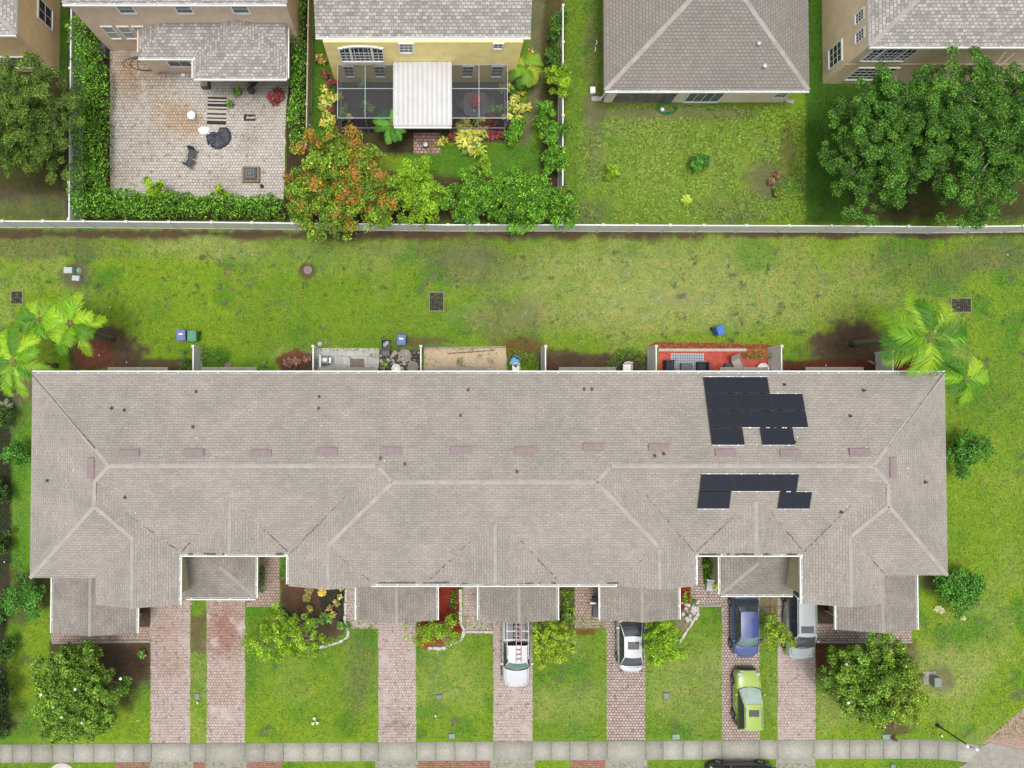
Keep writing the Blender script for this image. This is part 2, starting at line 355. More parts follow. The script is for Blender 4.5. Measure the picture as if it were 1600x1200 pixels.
    pol(rect(-90, 110, 106, 310), MULCH*.5, .9, 10, 14); pol(rect(-90, 300, 106, 343), SOIL*.75, .75, 8, 16); pol(rect(93, -60, 106, 120), G_DRK*.6, .9, 3, 3)
    # scattered scrapes
    e = fbm(X, Y, 1.5, 3, 71); far = (py > 385) & (py < 570)
    e2 = fbm(X, Y, 3.2, 3, 90); col = L(col, BLK*1.3, sstep(.62, .72, e)*sstep(.54, .64, e2)*far*.6)
    s8 = fbm(X, Y, 4.5, 2, 111); col = col*(.88+.24*s8[..., None])
    return col
def groundmat():
    m, nt, b = newmat('lawn_ground')
    at = nd(nt, 'ShaderNodeAttribute', attribute_name='tint').outputs['Color']; pos = nd(nt, 'ShaderNodeNewGeometry').outputs['Position']
    n1 = noise(nt, pos, 10.5, 4, .85); n2 = noise(nt, pos, 2.2, 6, .75); n3 = noise(nt, pos, 9.0, 2, .6)
    c = mixc(nt, 1, at, ramp(nt, n1, .34, .68, (.62, .68, .60), (1.42, 1.34, 1.48)), 'MULTIPLY')
    c = mixc(nt, 1, c, ramp(nt, n2, .34, .66, (.82, .90, .84), (1.15, 1.07, 1.1)), 'MULTIPLY')
    n4 = noise(nt, pos, .45, 4, .65); n5 = noise(nt, pos, 1.1, 5, .7)
    c = mixc(nt, ramp(nt, n5, .52, .68), c, mixc(nt, 1, c, (1.35, 1.10, 1.9), 'MULTIPLY'))
    c = mixc(nt, ramp(nt, n5, .46, .34), c, mixc(nt, 1, c, (.74, .92, .80), 'MULTIPLY'))
    spk = nd(nt, 'ShaderNodeMath', operation='MULTIPLY'); nt.links.new(ramp(nt, n3, .60, .68), spk.inputs[0]); nt.links.new(ramp(nt, n4, .46, .62), spk.inputs[1])
    c = mixc(nt, spk.outputs[0], c, (.035, .05, .018))
    nt.links.new(c, b.inputs['Base Color']); b.inputs['Roughness'].default_value = .95; b.inputs['Specular IOR Level'].default_value = .15
    bump(nt, b, n1, .8, .05); return m
def axis(lo, hi, st, far):
    c = np.arange(lo, hi, st); o = np.array([1.5, 5, 14, 40, 110, far])
    return np.concatenate([(lo-o)[::-1], c, hi-st+o])
gx = axis(-33, 45, .13, 600); gy = axis(-28, 31, .13, 600)
XX, YY = np.meshgrid(gx, gy, indexing='ij')
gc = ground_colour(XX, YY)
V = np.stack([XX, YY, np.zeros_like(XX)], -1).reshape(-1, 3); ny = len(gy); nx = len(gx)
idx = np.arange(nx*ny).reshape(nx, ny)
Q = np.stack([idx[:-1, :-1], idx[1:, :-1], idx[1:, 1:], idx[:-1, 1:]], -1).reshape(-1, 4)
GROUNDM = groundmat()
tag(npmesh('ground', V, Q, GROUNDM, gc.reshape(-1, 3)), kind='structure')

# grass tufts standing on the lawn: nobody could count them
def tufts(n, seed, x0, x1, y0, y1, keep, size):
    r = np.random.default_rng(seed); X = r.uniform(x0, x1, n); Y = r.uniform(y0, y1, n)
    m = keep(X, Y); X = X[m]; Y = Y[m]; n = len(X)
    c = ground_colour(X[None, :], Y[None, :])[0]
    g = c[:, 1] > c[:, 0]*1.05; X = X[g]; Y = Y[g]; c = c[g]; n = len(X)
    k = 3; X = np.repeat(X, k); Y = np.repeat(Y, k); c = np.repeat(c, k, 0)*r.uniform(.42, 1.7, (n*k, 1)); c[:, 0] *= r.uniform(.85, 1.25, n*k)
    n *= k; a = r.uniform(0, 2*np.pi, n); ln = r.uniform(.5, 1.3, n)*size; w = ln*.22; h = r.uniform(.3, 1, n)*size*.8
    dx, dy = np.cos(a), np.sin(a); z = np.full(n, .004)
    v = np.stack([np.stack([X-dy*w, Y+dx*w, z], -1), np.stack([X+dy*w, Y-dx*w, z], -1), np.stack([X+dx*ln, Y+dy*ln, h], -1)], 1).reshape(-1, 3)
    return v, np.arange(3*n).reshape(-1, 3), np.repeat(c, 3, 0)
EXCL = [(-26, -4, 33, 3.6)]
def lawnmask(X, Y):
    px, py = proj(X, Y, 0); ok = (px > -30) & (px < 1640) & (py > -20) & (py < 1215)
    for r_ in [(170, 66, 448, 312), (40, 548, 1482, 960), (520, 90, 800, 210), (940, -40, 1226, 162), (1290, -40, 1700, 128), (-40, 1154, 1700, 1192), (234, 900, 298, 1165), (322, 900, 384, 1165),
               (590, 900, 651, 1165), (770, 900, 833, 1165), (947, 900, 1009, 1165), (1127, 900, 1188, 1165), (1214, 900, 1275, 1165), (500, -40, 830, 130), (110, -40, 450, 130), (78, 900, 236, 1004), (1274, 900, 1426, 1004)]:
        ok &= ~((px > r_[0]) & (px < r_[2]) & (py > r_[1]) & (py < r_[3]))
    return ok
v_, f_, c_ = tufts(210000, 3, -32, 44, -27, 30, lawnmask, .10)
GRASSM = leafmat('grass_blade', .2)
tag(npmesh('grass', v_, f_, GRASSM, c_), 'short green lawn grass with dry and weedy patches between the buildings', 'grass', kind='stuff')

def roughmask(X, Y):
    px, py = proj(X, Y, 0); return (px > 900) & (px < 1256) & (py > 168) & (py < 345) & (vnoise(X, Y, .9, 4) > .32)
v_, f_, c_ = tufts(10000, 5, 9, 27, 11, 21, roughmask, .2); rs_ = np.random.default_rng(6); m_ = np.repeat(rs_.random(len(c_)//3) < .2, 3); c_ *= np.array([1.0, 1.3, 1.0]); c_[m_] = np.array(A(172, 186, 84))*np.repeat(rs_.uniform(.6, 1.2, m_.sum()//3), 3)[:, None]
tag(npmesh('rough_grass', v_, f_, GRASSM, c_), 'long rough grass and straw in the open yard below the cream house', 'grass', kind='stuff')

# ------------------------------------------------------------------ paving, walks
def sheet(name, polys, mat, z=.004, kind='structure', label=None, cat=None, thick=0):
    m = MB()
    for p in polys:
        q = [P(x, y) for x, y in p][::-1]
        if thick: m.prism(q, 0, z+thick)
        else: m.add([(x, y, z) for x, y in q], [tuple(range(len(q)))])
    o = m.build(name, mat); tag(o, label, cat, kind=kind); return o
rc = lambda x0, y0, x1, y1: [(x0, y0), (x1, y0), (x1, y1), (x0, y1)]
RUST = A(176, 120, 92); GREYB = A(150, 128, 118)
PINK = pavers('pink_pavers', A(224, 206, 196), A(202, 182, 172), A(168, 148, 138), bw=.2, rh=.19, stain=A(184, 150, 138), sa=.6, sb=.8, ms=.02, light=A(212, 198, 190),
              spots=[(268, 1040, 1.0, A(190, 160, 146), .6), (620, 1135, 1.0, GREYB, .5), (262, 985, 1.2, A(200, 168, 154), .5)])
PINKR = pavers('rusty_pink_pavers', A(224, 208, 198), A(202, 182, 170), A(166, 144, 132), bw=.2, rh=.19, stain=A(178, 144, 130), sa=.62, sb=.82, ms=.022, light=A(222, 208, 200),
              spots=[(352, 975, 1.7, RUST, .8), (350, 1008, 1.2, RUST, .5), (345, 1080, 1.2, A(190, 160, 148), .4)])
WALK = pavers('walk_pavers', A(214, 194, 178), A(192, 168, 150), A(154, 126, 110), bw=.21, rh=.2, stain=A(160, 124, 104), sa=.6, sb=.78, ms=.028)
DARKP = pavers('dark_joint_pavers', A(226, 210, 200), A(200, 178, 166), A(142, 120, 108), bw=.22, rh=.19, stain=A(160, 128, 114), sa=.6, sb=.76, ms=.032)
def wob(p, step=12, amp=1.0, seed=1):
    r = random.Random(seed); out = []
    for i in range(len(p)):
        a, b = p[i], p[(i+1) % len(p)]; n = max(1, int(math.hypot(b[0]-a[0], b[1]-a[1])/step))
        for k in range(n):
            t = k/n; j = amp if k else 0
            out.append((a[0]+(b[0]-a[0])*t+r.uniform(-j, j), a[1]+(b[1]-a[1])*t+r.uniform(-j, j)))
    return out
drv = [(235, 940, 297, 1161, PINK), (323, 930, 383, 1161, PINKR), (591, 960, 650, 1160, PINK), (771, 960, 832, 1158, PINK), (948, 960, 1008, 1157, DARKP), (1128, 925, 1187, 1157, DARKP), (1215, 935, 1274, 1156, PINK)]
for i, (x0, y0, x1, y1, mt) in enumerate(drv):
    sheet('driveway', [wob(rc(x0, y0, x1, y1), 10, .7, i)], mt, .010)
sheet('paver_walk', [wob(rc(80, 980, 236, 1004), 12, .5), rc(280, 862, 300, 945), rc(385, 933.05, 437, 948), rc(401, 866, 437, 933)], WALK, .006)
sheet('paver_walk', [rc(541, 912, 558, 982), rc(558, 968, 592, 982), rc(724, 912, 748, 990), rc(748.05, 968, 772, 990)], PINK, .006)
sheet('paver_walk', [rc(898, 912, 948, 982)], WALK, .006)
sheet('paver_walk', [[(1082, 866), (1097, 866), (1099, 912), (1125, 925), (1140, 925), (1129, 948), (1092, 948), (1080, 930)]], DARKP, .006)
sheet('paver_walk', [rc(1274, 975, 1424, 1003)], DARKP, .006)
# sidewalk: slabs with open joints, slightly different greys
def slabs():
    r = random.Random(4); V, Q, C = [], [], []
    tops = lambda x: 1163-(x/1450)*8 if x < 1450 else 1155+((x-1450)/150)**1.3*20
    bots = lambda x: 1191.5-(x/1450)*6.5 if x < 1450 else 1185+((x-1450)/150)**1.3*18
    edges = [-60, -30, 0, 20, 50, 83, 115, 147, 179, 209, 237, 297, 322, 383, 413, 443, 475, 505, 534, 564, 592, 651, 681, 711, 744, 772, 831, 861, 890, 919, 949, 1008, 1036, 1067, 1097, 1128, 1187, 1214, 1271, 1300, 1327, 1352, 1380, 1407, 1436, 1466, 1495, 1530, 1560, 1595, 1640]
    m = []
    for a, b in zip(edges[:-1], edges[1:]):
        g = .5; q = [P(a+g, tops(a)), P(b-g, tops(b)), P(b-g, bots(b)), P(a+g, bots(a))][::-1]
        s = r.uniform(.86, 1.1)*(1.08 if b-a > 50 else 1); base = len(V)
        for z in (0, .03):
            for x, y in q: V.append((x, y, z)); C.append([c*s for c in A(198, 195, 182)])
        Q += [(base+4, base+5, base+6, base+7)]+[(base+i, base+(i+1) % 4, base+4+(i+1) % 4, base+4+i) for i in range(4)]
    return np.array(V), np.array(Q), np.array(C)
v_, f_, c_ = slabs()
tag(npmesh('sidewalk', v_, f_, tintmat('sidewalk_concrete', .9, 9, .2, .2), c_), kind='structure')
sheet('driveway_apron', [rc(234, 1190, 302, 1240), rc(321, 1190, 385, 1240), rc(586, 1189, 653, 1240), rc(766, 1187, 836, 1240), rc(946, 1186, 1011, 1240), rc(1130, 1186, 1188, 1240), [(1213, 1184), (1272, 1184), (1285, 1240), (1210, 1240)]], CONC, .012)
sheet('verge_paving', [rc(180, 1190.5, 234, 1240), rc(302, 1190.5, 321, 1240), rc(385, 1190, 440, 1240), rc(653, 1188.5, 766, 1240), rc(892, 1187, 946, 1240)], pavers('verge_pavers', A(206, 150, 138), A(190, 128, 116), A(150, 100, 90), bw=.22, rh=.14, stain=A(180, 130, 118)), .008)
sheet('street', [[(1534, 1162), (1600, 1106), (1720, 1010), (1760, 1200), (1610, 1176), (1570, 1168)]], pavers('street_pavers', A(214, 186, 172), A(202, 170, 156), A(174, 142, 128), bw=.2, rh=.13, rot=.7, stain=A(190, 150, 136)), .008)
sheet('street_corner_slab', [[(1530, 1168), (1545, 1160), (1640, 1182), (1640, 1240), (1480, 1240), (1490, 1203), (1520, 1186)]], CONC, .034)
tag(MB().box(-120, 120, -39, -30.5, 0, .006).build('road', plain('asphalt', (.055, .055, .057), .9, .2, 4)), kind='structure')
# back-yard paving
BRN = A(196, 162, 116); DGY = A(160, 146, 130)
PATIO = pavers('patio_pavers', A(240, 232, 220), A(214, 205, 193), A(170, 161, 150), bw=.22, rh=.21, stain=A(182, 164, 144), sa=.62, sb=.8, ms=.026, light=A(214, 204, 192),
               spots=[(210, 125, 2.2, DGY, .75), (200, 110, 1.6, BRN, .7), (245, 100, 1.8, DGY, .7), (272, 180, 1.5, BRN, .8), (300, 196, .9, BRN, .8), (230, 215, 1.6, DGY, .35), (400, 140, 2.2, A(150, 146, 142), .6), (190, 275, 1.6, DGY, .4), (345, 290, 1.2, DGY, .4), (390, 215, .9, DGY, .5)])
sheet('paved_yard', [wob([(172, 60), (460, 60), (447, 170), (443, 312), (176, 306), (172, 290)], 12, 1.0)], PATIO, .006)
sheet('brick_pad', [rc(646, 205, 688, 241)], pavers('red_pad_pavers', A(226, 196, 178), A(192, 140, 122), A(130, 104, 92), bw=.28, rh=.22, stain=A(190, 170, 150)), .006)
sheet('grey_patio', [rc(497, 544, 592, 585)], pavers('grey_slabs', A(236, 234, 226), A(216, 214, 206), A(170, 168, 160), bw=.6, rh=.6, stain=A(160, 158, 150), ms=.015), .006)
sheet('gravel_bed', [wob(rc(592, 548, 657, 585), 8, 2)], pavers('rubble', A(206, 200, 190), A(120, 104, 84), A(70, 58, 44), bw=.3, rh=.26, stain=A(90, 76, 56), sa=.45, sb=.6, ms=.06), .006)
sheet('sand_bed', [wob(rc(662, 544, 791, 585), 8, 1)], pavers('sand', A(230, 208, 172), A(220, 198, 160), A(222, 200, 164), bw=2, rh=2, stain=A(150, 140, 84), sa=.56, sb=.7, ms=.01), .006)
sheet('red_patio', [rc(1029, 545, 1222, 585)], plain('red_slab', A(222, 96, 76), .85, .25, 2.2), .008)
sheet('red_mulch_strip', [wob([(1012, 541), (1025, 534), (1200, 538), (1222, 545), (1222, 549), (1028, 546)], 6, 1.3)], plain('red_mulch', A(166, 66, 50), .95, .35, 14, bmp=.6), .005)
sheet('lanai_floor', [rc(522, 120, 798, 207)], pavers('lanai_pavers', A(88, 80, 78), A(74, 68, 66), A(52, 48, 46), bw=.3, rh=.2, stain=A(96, 88, 84)), .006)
# low concrete edging along the red patio and white stone borders
def kerb(name, label, pts, w, h, mat, jit=0, cat='garden edging'):
    m = MB(); r = random.Random(len(pts)*7+int(pts[0][0])); q = [P(*p) for p in pts]; c0 = q[0]
    t = thing(name, label, cat, (c0[0], c0[1], 0)) if False else None
    for (x0, y0), (x1, y1) in zip(q[:-1], q[1:]):
        L = math.hypot(x1-x0, y1-y0); n = max(1, int(L/.28)) if jit else 1
        for k in range(n):
            a, b = k/n, (k+.93)/n if jit else 1
            ax, ay, bx, by = x0+(x1-x0)*a, y0+(y1-y0)*a, x0+(x1-x0)*b, y0+(y1-y0)*b
            nx_, ny_ = -(by-ay), bx-ax; l = math.hypot(nx_, ny_)+1e-9; nx_, ny_ = nx_/l*w/2, ny_/l*w/2
            d = r.uniform(-jit, jit); s = r.uniform(.8, 1.25) if jit else 1
            m.prism([(ax-nx_*s+d, ay-ny_*s+d), (bx-nx_*s+d, by-ny_*s), (bx+nx_*s, by+ny_*s+d), (ax+nx_*s+d, ay+ny_*s)], 0, h*(s if jit else 1))
    o = m.build(name, mat); tag(o, label, cat); return o
STONEW = plain('white_stone', A(226, 220, 214), .85, .15, 6)
kerb('stone_border', 'white stone border curving round the mulch bed left of the third porch roof', [(541, 920), (539, 975), (545, 985), (543, 995), (530, 1003), (512, 1008), (498, 1011)], .16, .1, STONEW, .02)
kerb('stone_border', 'white stone border curving round the bright red mulch bed', [(720, 920), (720, 975), (726, 986), (722, 996), (708, 1006), (690, 1013), (668, 1012)], .2, .1, STONEW, .03)
kerb('stone_border', 'straight white border across the lawn corner beside the ladder pickup', [(722, 987), (770, 987)], .14, .08, STONEW, .01)
kerb('stone_border', 'pale stone border along the lawn near the blue sedan', [(1090, 947), (1090, 957), (1080, 975), (1068, 992), (1061, 1004)], .14, .09, STONEW, .03)
kerb('concrete_border', 'thin concrete strip framing the lawn corner left of the blue sedan', [(1090, 946), (1128, 946), (1128, 975)], .12, .07, CONC)
kerb('concrete_border', 'thin concrete border between the mulch bed and wide walk under the right end roof', [(1275, 1003), (1424, 1003)], .14, .07, CONC)
kerb('concrete_border', 'thin concrete border below the walk at the left end roof', [(82, 1004), (235, 1002)], .14, .07, CONC)
kerb('concrete_border', 'white concrete edge along the back of the red patio', [(1028, 547), (1165, 547)], .2, .12, plain('pale_kerb', A(226, 206, 190), .8, .1))
kerb('concrete_border', 'thin pale kerb behind the sand bed', [(662, 544), (790, 542)], .1, .07, CONC)
# ------------------------------------------------------------------ roofs: upper envelope of hip and gable blocks
EPS = 1e-6
class Block:
    def __init__(s, kind, x0, x1, y0, y1, ze, sl, sides=None):
        s.r = (x0, x1, y0, y1); s.ze = ze; s.sl = sl; s.kind = kind
        W = (sl, 0, ze-sl*x0, 'W'); E = (-sl, 0, ze+sl*x1, 'E'); S = (0, sl, ze-sl*y0, 'S'); N = (0, -sl, ze+sl*y1, 'N')
        d = dict(W=W, E=E, S=S, N=N)
        s.pl = [d[k] for k in (sides or ('WESN' if kind == 'hip' else 'WE'))]
    def h(s, x, y):
        x0, x1, y0, y1 = s.r
        if x < x0-EPS or x > x1+EPS or y < y0-EPS or y > y1+EPS: return -1e9
        return min(a*x+b*y+c for a, b, c, _ in s.pl)
def clip(poly, a, b, c):                   # keep a*x+b*y+c >= 0
    out = []
    for i in range(len(poly)):
        p, q = poly[i], poly[(i+1) % len(poly)]; dp = a*p[0]+b*p[1]+c; dq = a*q[0]+b*q[1]+c
        if dp >= 0: out.append(p)
        if (dp > 0 and dq < 0) or (dp < 0 and dq > 0):
            t = dp/(dp-dq); out.append((p[0]+(q[0]-p[0])*t, p[1]+(q[1]-p[1])*t))
    return out
def area(p): return abs(sum(p[i][0]*p[(i+1) % len(p)][1]-p[(i+1) % len(p)][0]*p[i][1] for i in range(len(p))))/2
def roof_mesh(m, blocks):
    for i, B in enumerate(blocks):
        x0, x1, y0, y1 = B.r
        for (a, b, c, sd_) in B.pl:
            pieces = [[(x0, y0), (x1, y0), (x1, y1), (x0, y1)]]
            for (a2, b2, c2, s2) in B.pl:
                if s2 != sd_: pieces = [clip(p, a2-a, b2-b, c2-c) for p in pieces]
            pieces = [p for p in pieces if len(p) > 2 and area(p) > 1e-5]
            for j, O in enumerate(blocks):
                if j == i: continue
                e = EPS*10 if j < i else -EPS*10
                X0, X1, Y0, Y1 = O.r
                hp = [(1, 0, -X0), (-1, 0, X1), (0, 1, -Y0), (0, -1, Y1)]+[(a2-a, b2-b, c2-c+e) for (a2, b2, c2, _) in O.pl]
                new = []
                for p in pieces:
                    cur = p
                    for (ha, hb, hc) in hp:
                        if len(cur) < 3: break
                        out = clip(cur, -ha, -hb, -hc)
                        if len(out) > 2 and area(out) > 1e-4: new.append(out)
                        cur = clip(cur, ha, hb, hc)
                pieces = new
            k = math.sqrt(1+B.sl**2)
            for p in pieces:
                m.add([(x, y, a*x+b*y+c) for x, y in p], [tuple(range(len(p)))])
                if sd_ in 'WE': m.uv.append([(y, x*k) for x, y in p])
                else: m.uv.append([(x, y*k) for x, y in p])
def zroof(blocks, x, y): return max(B.h(x, y) for B in blocks)
def on_roof(blocks, px, py):
    z = 6.0
    for _ in range(12):
        x, y = P(px, py, z); z2 = zroof(blocks, x, y)
        if z2 < -1e8: break
        z = z2
    return x, y, z
def caps(m, blocks, segs, w=.13, t=.025):  # raised strips where a block's ridge or hip is the top surface
    for (p, q) in segs:
        p = Vector(p); q = Vector(q); L = (q-p).length; n = max(2, int(L/.3)); run = None
        for k in range(n+1):
            c = p+(q-p)*(k/n)
            dn = Vector((-(q-p).y, (q-p).x, 0)).normalized()*.25
            za, zb = zroof(blocks, c.x+dn.x, c.y+dn.y), zroof(blocks, c.x-dn.x, c.y-dn.y)
            flat = za > -1e8 and zb > -1e8 and (za+zb)/2 > c.z-.02
            vis = zroof(blocks, c.x, c.y) <= c.z+.012 and not flat
            if vis and run is None: run = c.copy()
            if (not vis or k == n) and run is not None:
                e = p+(q-p)*((k if vis else k-1)/n)
                if (e-run).length > .25: strip(m, run, e, w, t, blocks)
                run = None
def strip(m, a, b, w, t, blocks):
    d = b-a; nrm = Vector((-d.y, d.x, 0)).normalized()*w
    pts = []
    for c in (a, b):
        row = []
        for s in (-1, 0, 1):
            x, y = c.x+nrm.x*s, c.y+nrm.y*s; z = zroof(blocks, x, y)
            if z < -1e8 or z > c.z+.05: z = c.z-.05*abs(s)
            row.append((x, y, z+t))
        pts.append(row)
    m.grid(pts)
    for k in (0, 2):
        p0, p1 = pts[0][k], pts[1][k]; m.add([p0, p1, (p1[0], p1[1], p1[2]-t-.02), (p0[0], p0[1], p0[2]-t-.02)], [(0, 1, 2, 3)])
def blocksegs(B, onlyridge=False):
    x0, x1, y0, y1 = B.r; ze, s = B.ze, B.sl
    if B.kind == 'gab':
        xm = (x0+x1)/2; z = ze+s*(x1-x0)/2; return [((xm, y0, z), (xm, y1, z))]
    w = x1-x0; d = y1-y0; h = min(w, d)/2
    if w >= d: a = (x0+h, y0+h); b = (x1-h, y0+h); cs = [((x0, y0), a), ((x0, y1), a), ((x1, y0), b), ((x1, y1), b)]
    else: a = (x0+h, y0+h); b = (x0+h, y1-h); cs = [((x0, y0), a), ((x1, y0), a), ((x0, y1), b), ((x1, y1), b)]
    z = ze+s*h; out = [((*a, z), (*b, z))]
    if not onlyridge: out += [((*c, ze), (*t_, z)) for c, t_ in cs]
    return out
def gutter(m, mi, x0, y0, x1, y1, z, out, strap=1.25):  # eave gutter: white lip, dirty channel, straps; out = outward unit
    ox, oy = out; w = .15
    def bx(a, b, z0, z1, mm):
        xs = sorted((x0+ox*a, x0+ox*b)) if ox else sorted((x0, x1)); ys = sorted((y0+oy*a, y0+oy*b)) if oy else sorted((y0, y1))
        mm.box(xs[0], xs[1], ys[0], ys[1], z0, z1)
    bx(w-.065, w, z-.13, z+.012, m); bx(0.003, .02, z-.13, z-.01, m); bx(.02, w-.065, z-.13, z-.10, m); bx(.021, w-.066, z-.098, z-.07, mi)
    L = abs(x1-x0)+abs(y1-y0); n = int(L/strap)
    for k in range(n+1):
        t = min(1, (k+.3)*strap/L); cx, cy = x0+(x1-x0)*t, y0+(y1-y0)*t
        if ox: xs = sorted((cx, cx+ox*(w-.02))); m.box(xs[0], xs[1], cy-.03, cy+.03, z-.01, z+.02)
        else: ys = sorted((cy, cy+oy*(w-.02))); m.box(cx-.03, cx+.03, ys[0], ys[1], z-.01, z+.02)
def win(root, side, plane, u0, u1, z0, z1, nx_=2, nz_=2, arch=False, fr=.09, label=None, glass=None):
    f = MB(); g = MB(); d = .05
    def bx(mm, a0, a1, b0, b1, lo, hi):   # u range, z range, depth range outward
        if side == 'S': mm.box(a0, a1, plane-hi, plane-lo, b0, b1)
        elif side == 'N': mm.box(a0, a1, plane+lo, plane+hi, b0, b1)
        elif side == 'E': mm.box(plane+lo, plane+hi, a0, a1, b0, b1)
        else: mm.box(plane-hi, plane-lo, a0, a1, b0, b1)
    zt = z1-.35*arch
    bx(f, u0-fr, u0, z0-fr, zt, .0, d+.03); bx(f, u1, u1+fr, z0-fr, zt, .0, d+.03); bx(f, u0, u1, z0-fr, z0, 0, d+.05)
    if not arch: bx(f, u0-fr, u1+fr, z1, z1+fr, .0, d+.03)
    else:
        n = 10; um = (u0+u1)/2; hw = (u1-u0)/2
        for k in range(n):
            a0 = u0-fr+(u1-u0+2*fr)*k/n; a1 = u0-fr+(u1-u0+2*fr)*(k+1)/n; c = (a0+a1)/2; z = zt+.45*math.sqrt(max(0, 1-((c-um)/(hw+fr))**2))
            bx(f, a0, a1, z-fr*.6, z+fr, .0, d+.03); bx(g, a0+.001, a1-.001, zt, z-fr*.6, .005, .03)
            if nx_ > 3:
                pass
    for i in range(1, nx_): u = u0+(u1-u0)*i/nx_; bx(f, u-.018, u+.018, z0, zt if not arch else zt+.3, .031, d)
    if arch:
        for i in (1, 2): u = u0+(u1-u0)*(.25 if i == 1 else .75); bx(f, u-.06, u+.06, z0, zt+.3, .031, d+.02)
    for i in range(1, nz_): z = z0+(zt-z0)*i/nz_; bx(f, u0, u1, z-.018, z+.018, .0315, d-.002)
    bx(g, u0, u1, z0, zt, .005, .03)
    fo = f.build('window', WHITEM, root, world=True); g.build('pane', glass or GLASSD, fo, world=True)
    if label: fo['label'] = label
    return fo

# ------------------------------------------------------------------ the terrace of townhouses
ZE = 5.4; SL = .30; ZP = 2.7
xW = P(48.5, 740, ZE)[0]; xE = P(1478.5, 740, ZE)[0]
yN = P(700, 583, ZE)[1]; yS = P(700, 866, ZE)[1]; yMid = P(700, 913, ZE)[1]; yL = P(100, 903, ZE)[1]; yR = P(1450, 899, ZE)[1]
xL1 = P(280, 900, ZE)[0]; xM0 = P(451, 890, ZE)[0]; xM1 = P(1086, 890, ZE)[0]; xR0 = P(1254, 900, ZE)[0]
B_M = Block('hip', xW, xE, yS, yN, ZE, SL)
B_Mid = Block('hip', xM0, xM1, yMid, yN, ZE, SL)
B_L = Block('hip', xW, xL1, yL, yN, ZE, SL); B_R = Block('hip', xR0, xE, yR, yN, ZE, SL)
xa = P(149, 925, ZE)[0]; xb = P(1382, 925, ZE)[0]; yL2 = P(212, 945, ZE)[1]; yR2 = P(1320, 943, ZE)[1]
B_L2 = Block('gab', xa, xL1, yL2, yL+3.2, ZE, SL); B_R2 = Block('gab', xR0, xb, yR2, yR+3.2, ZE, SL)
xg2 = P(580, 913, ZE)[0]; xg3 = P(963, 913, ZE)[0]
B_G2 = Block('gab', xM0, xg2, yMid-.12, yMid+3.5, ZE, SL); B_G3 = Block('gab', xg3, xM1, yMid-.12, yMid+3.5, ZE, SL)
def tri(pxa, pxb, ye, up=.28):
    a = P(pxa, 905, ZE)[0]; b = P(pxb, 905, ZE)[0]; return Block('gab', a, b, ye+up, ye+(b-a)/2+1.0, ZE+.04, SL)
B_T1 = tri(281, 451, yS); B_T2 = tri(668, 874, yMid); B_T3 = tri(1085, 1255, yS)
UP = [B_M, B_Mid, B_L, B_R, B_L2, B_R2, B_G2, B_G3, B_T1, B_T2, B_T3]
town = thing('townhouse_row', 'long two storey row of eight townhouses under one grey brown shingle roof', 'townhouses', (3, -5, 0))
m = MB(); roof_mesh(m, UP)
roof = m.build('roof', SHG, town, world=True)
# soffit and fascia
m = MB()
def skirt(m, x0, x1, y0, y1, z, h=.16, n=True, s=True, w=True, e=True, k=0):
    t = .03
    if n: m.box(x0, x1, y1-t, y1-.001-k, z-h, z-.005)
    if s: m.box(x0, x1, y0+.001+k, y0+t, z-h, z-.005)
    if w: m.box(x0+.001+k, x0+t, y0+t, y1-t, z-h, z-.005)
    if e: m.box(x1-t, x1-.001-k, y0+t, y1-t, z-h, z-.005)
    m.box(x0+t, x1-t, y0+t, y1-t, z-h, z-h+.02+k)
skirt(m, xW, xE, yS, yN, ZE); skirt(m, xM0, xM1, yMid, yS+.6, ZE, n=False, k=.002); skirt(m, xW, xL1, yL, yS+.7, ZE, n=False, k=.003, w=True); skirt(m, xR0, xE, yR, yS+.7, ZE, n=False, k=.003)
skirt(m, xa, xL1-.004, yL2, yL+.5, ZE, n=False, k=.004, s=True); skirt(m, xR0+.004, xb, yR2, yR+.5, ZE, n=False, k=.004)
m.build('fascia', WHITEM, roof, world=True)
STU = plain('beige_stucco', A(226, 216, 170), .92, .06, 2, bmp=.25)
for B in (B_L2, B_R2, B_G2, B_G3, B_T1, B_T2, B_T3):   # gable ends
    m = MB()
    x0, x1, y0, y1 = B.r; z = B.ze; zt = z+SL*(x1-x0)/2; o = .12
    m.add([(x0+.2, y0+o, z-.16), (x1-.2, y0+o, z-.16), (x1-.2, y0+o, z+.04), ((x0+x1)/2, y0+o, zt-.03), (x0+.2, y0+o, z+.04)], [(0, 1, 2, 3, 4)])
    m.build('gable_wall', STU, town, world=True)
for B in (B_L2, B_R2, B_G2, B_G3, B_T1, B_T2, B_T3):   # rake boards
    m = MB()
    x0, x1, y0, y1 = B.r; z = B.ze; zt = z+SL*(x1-x0)/2; xm = (x0+x1)/2
    for (a, za, b, zb) in ((x0, z, xm, zt), (xm, zt, x1, z)):
        m.add([(a, y0-.001, za-.13), (b, y0-.001, zb-.13), (b, y0-.001, zb-.006), (a, y0-.001, za-.006), (a, y0+.03, za-.13), (b, y0+.03, zb-.13), (b, y0+.03, zb-.006), (a, y0+.03, za-.006)],
              [(0, 1, 2, 3), (7, 6, 5, 4), (0, 4, 5, 1), (3, 2, 6, 7)])
    m.build('rake_board', plain('rake_paint', A(172, 164, 154), .8, .1), roof, world=True)
for B in UP:
    for sg in blocksegs(B):
        m = MB()
        if B.kind == 'hip': caps(m, UP, [sg], .12, .025)
        else: caps(m, UP, [sg], .1, .012)
        if m.v: m.build('ridge_cap', CAPM if B.kind == 'hip' else CAPG, roof, world=True)
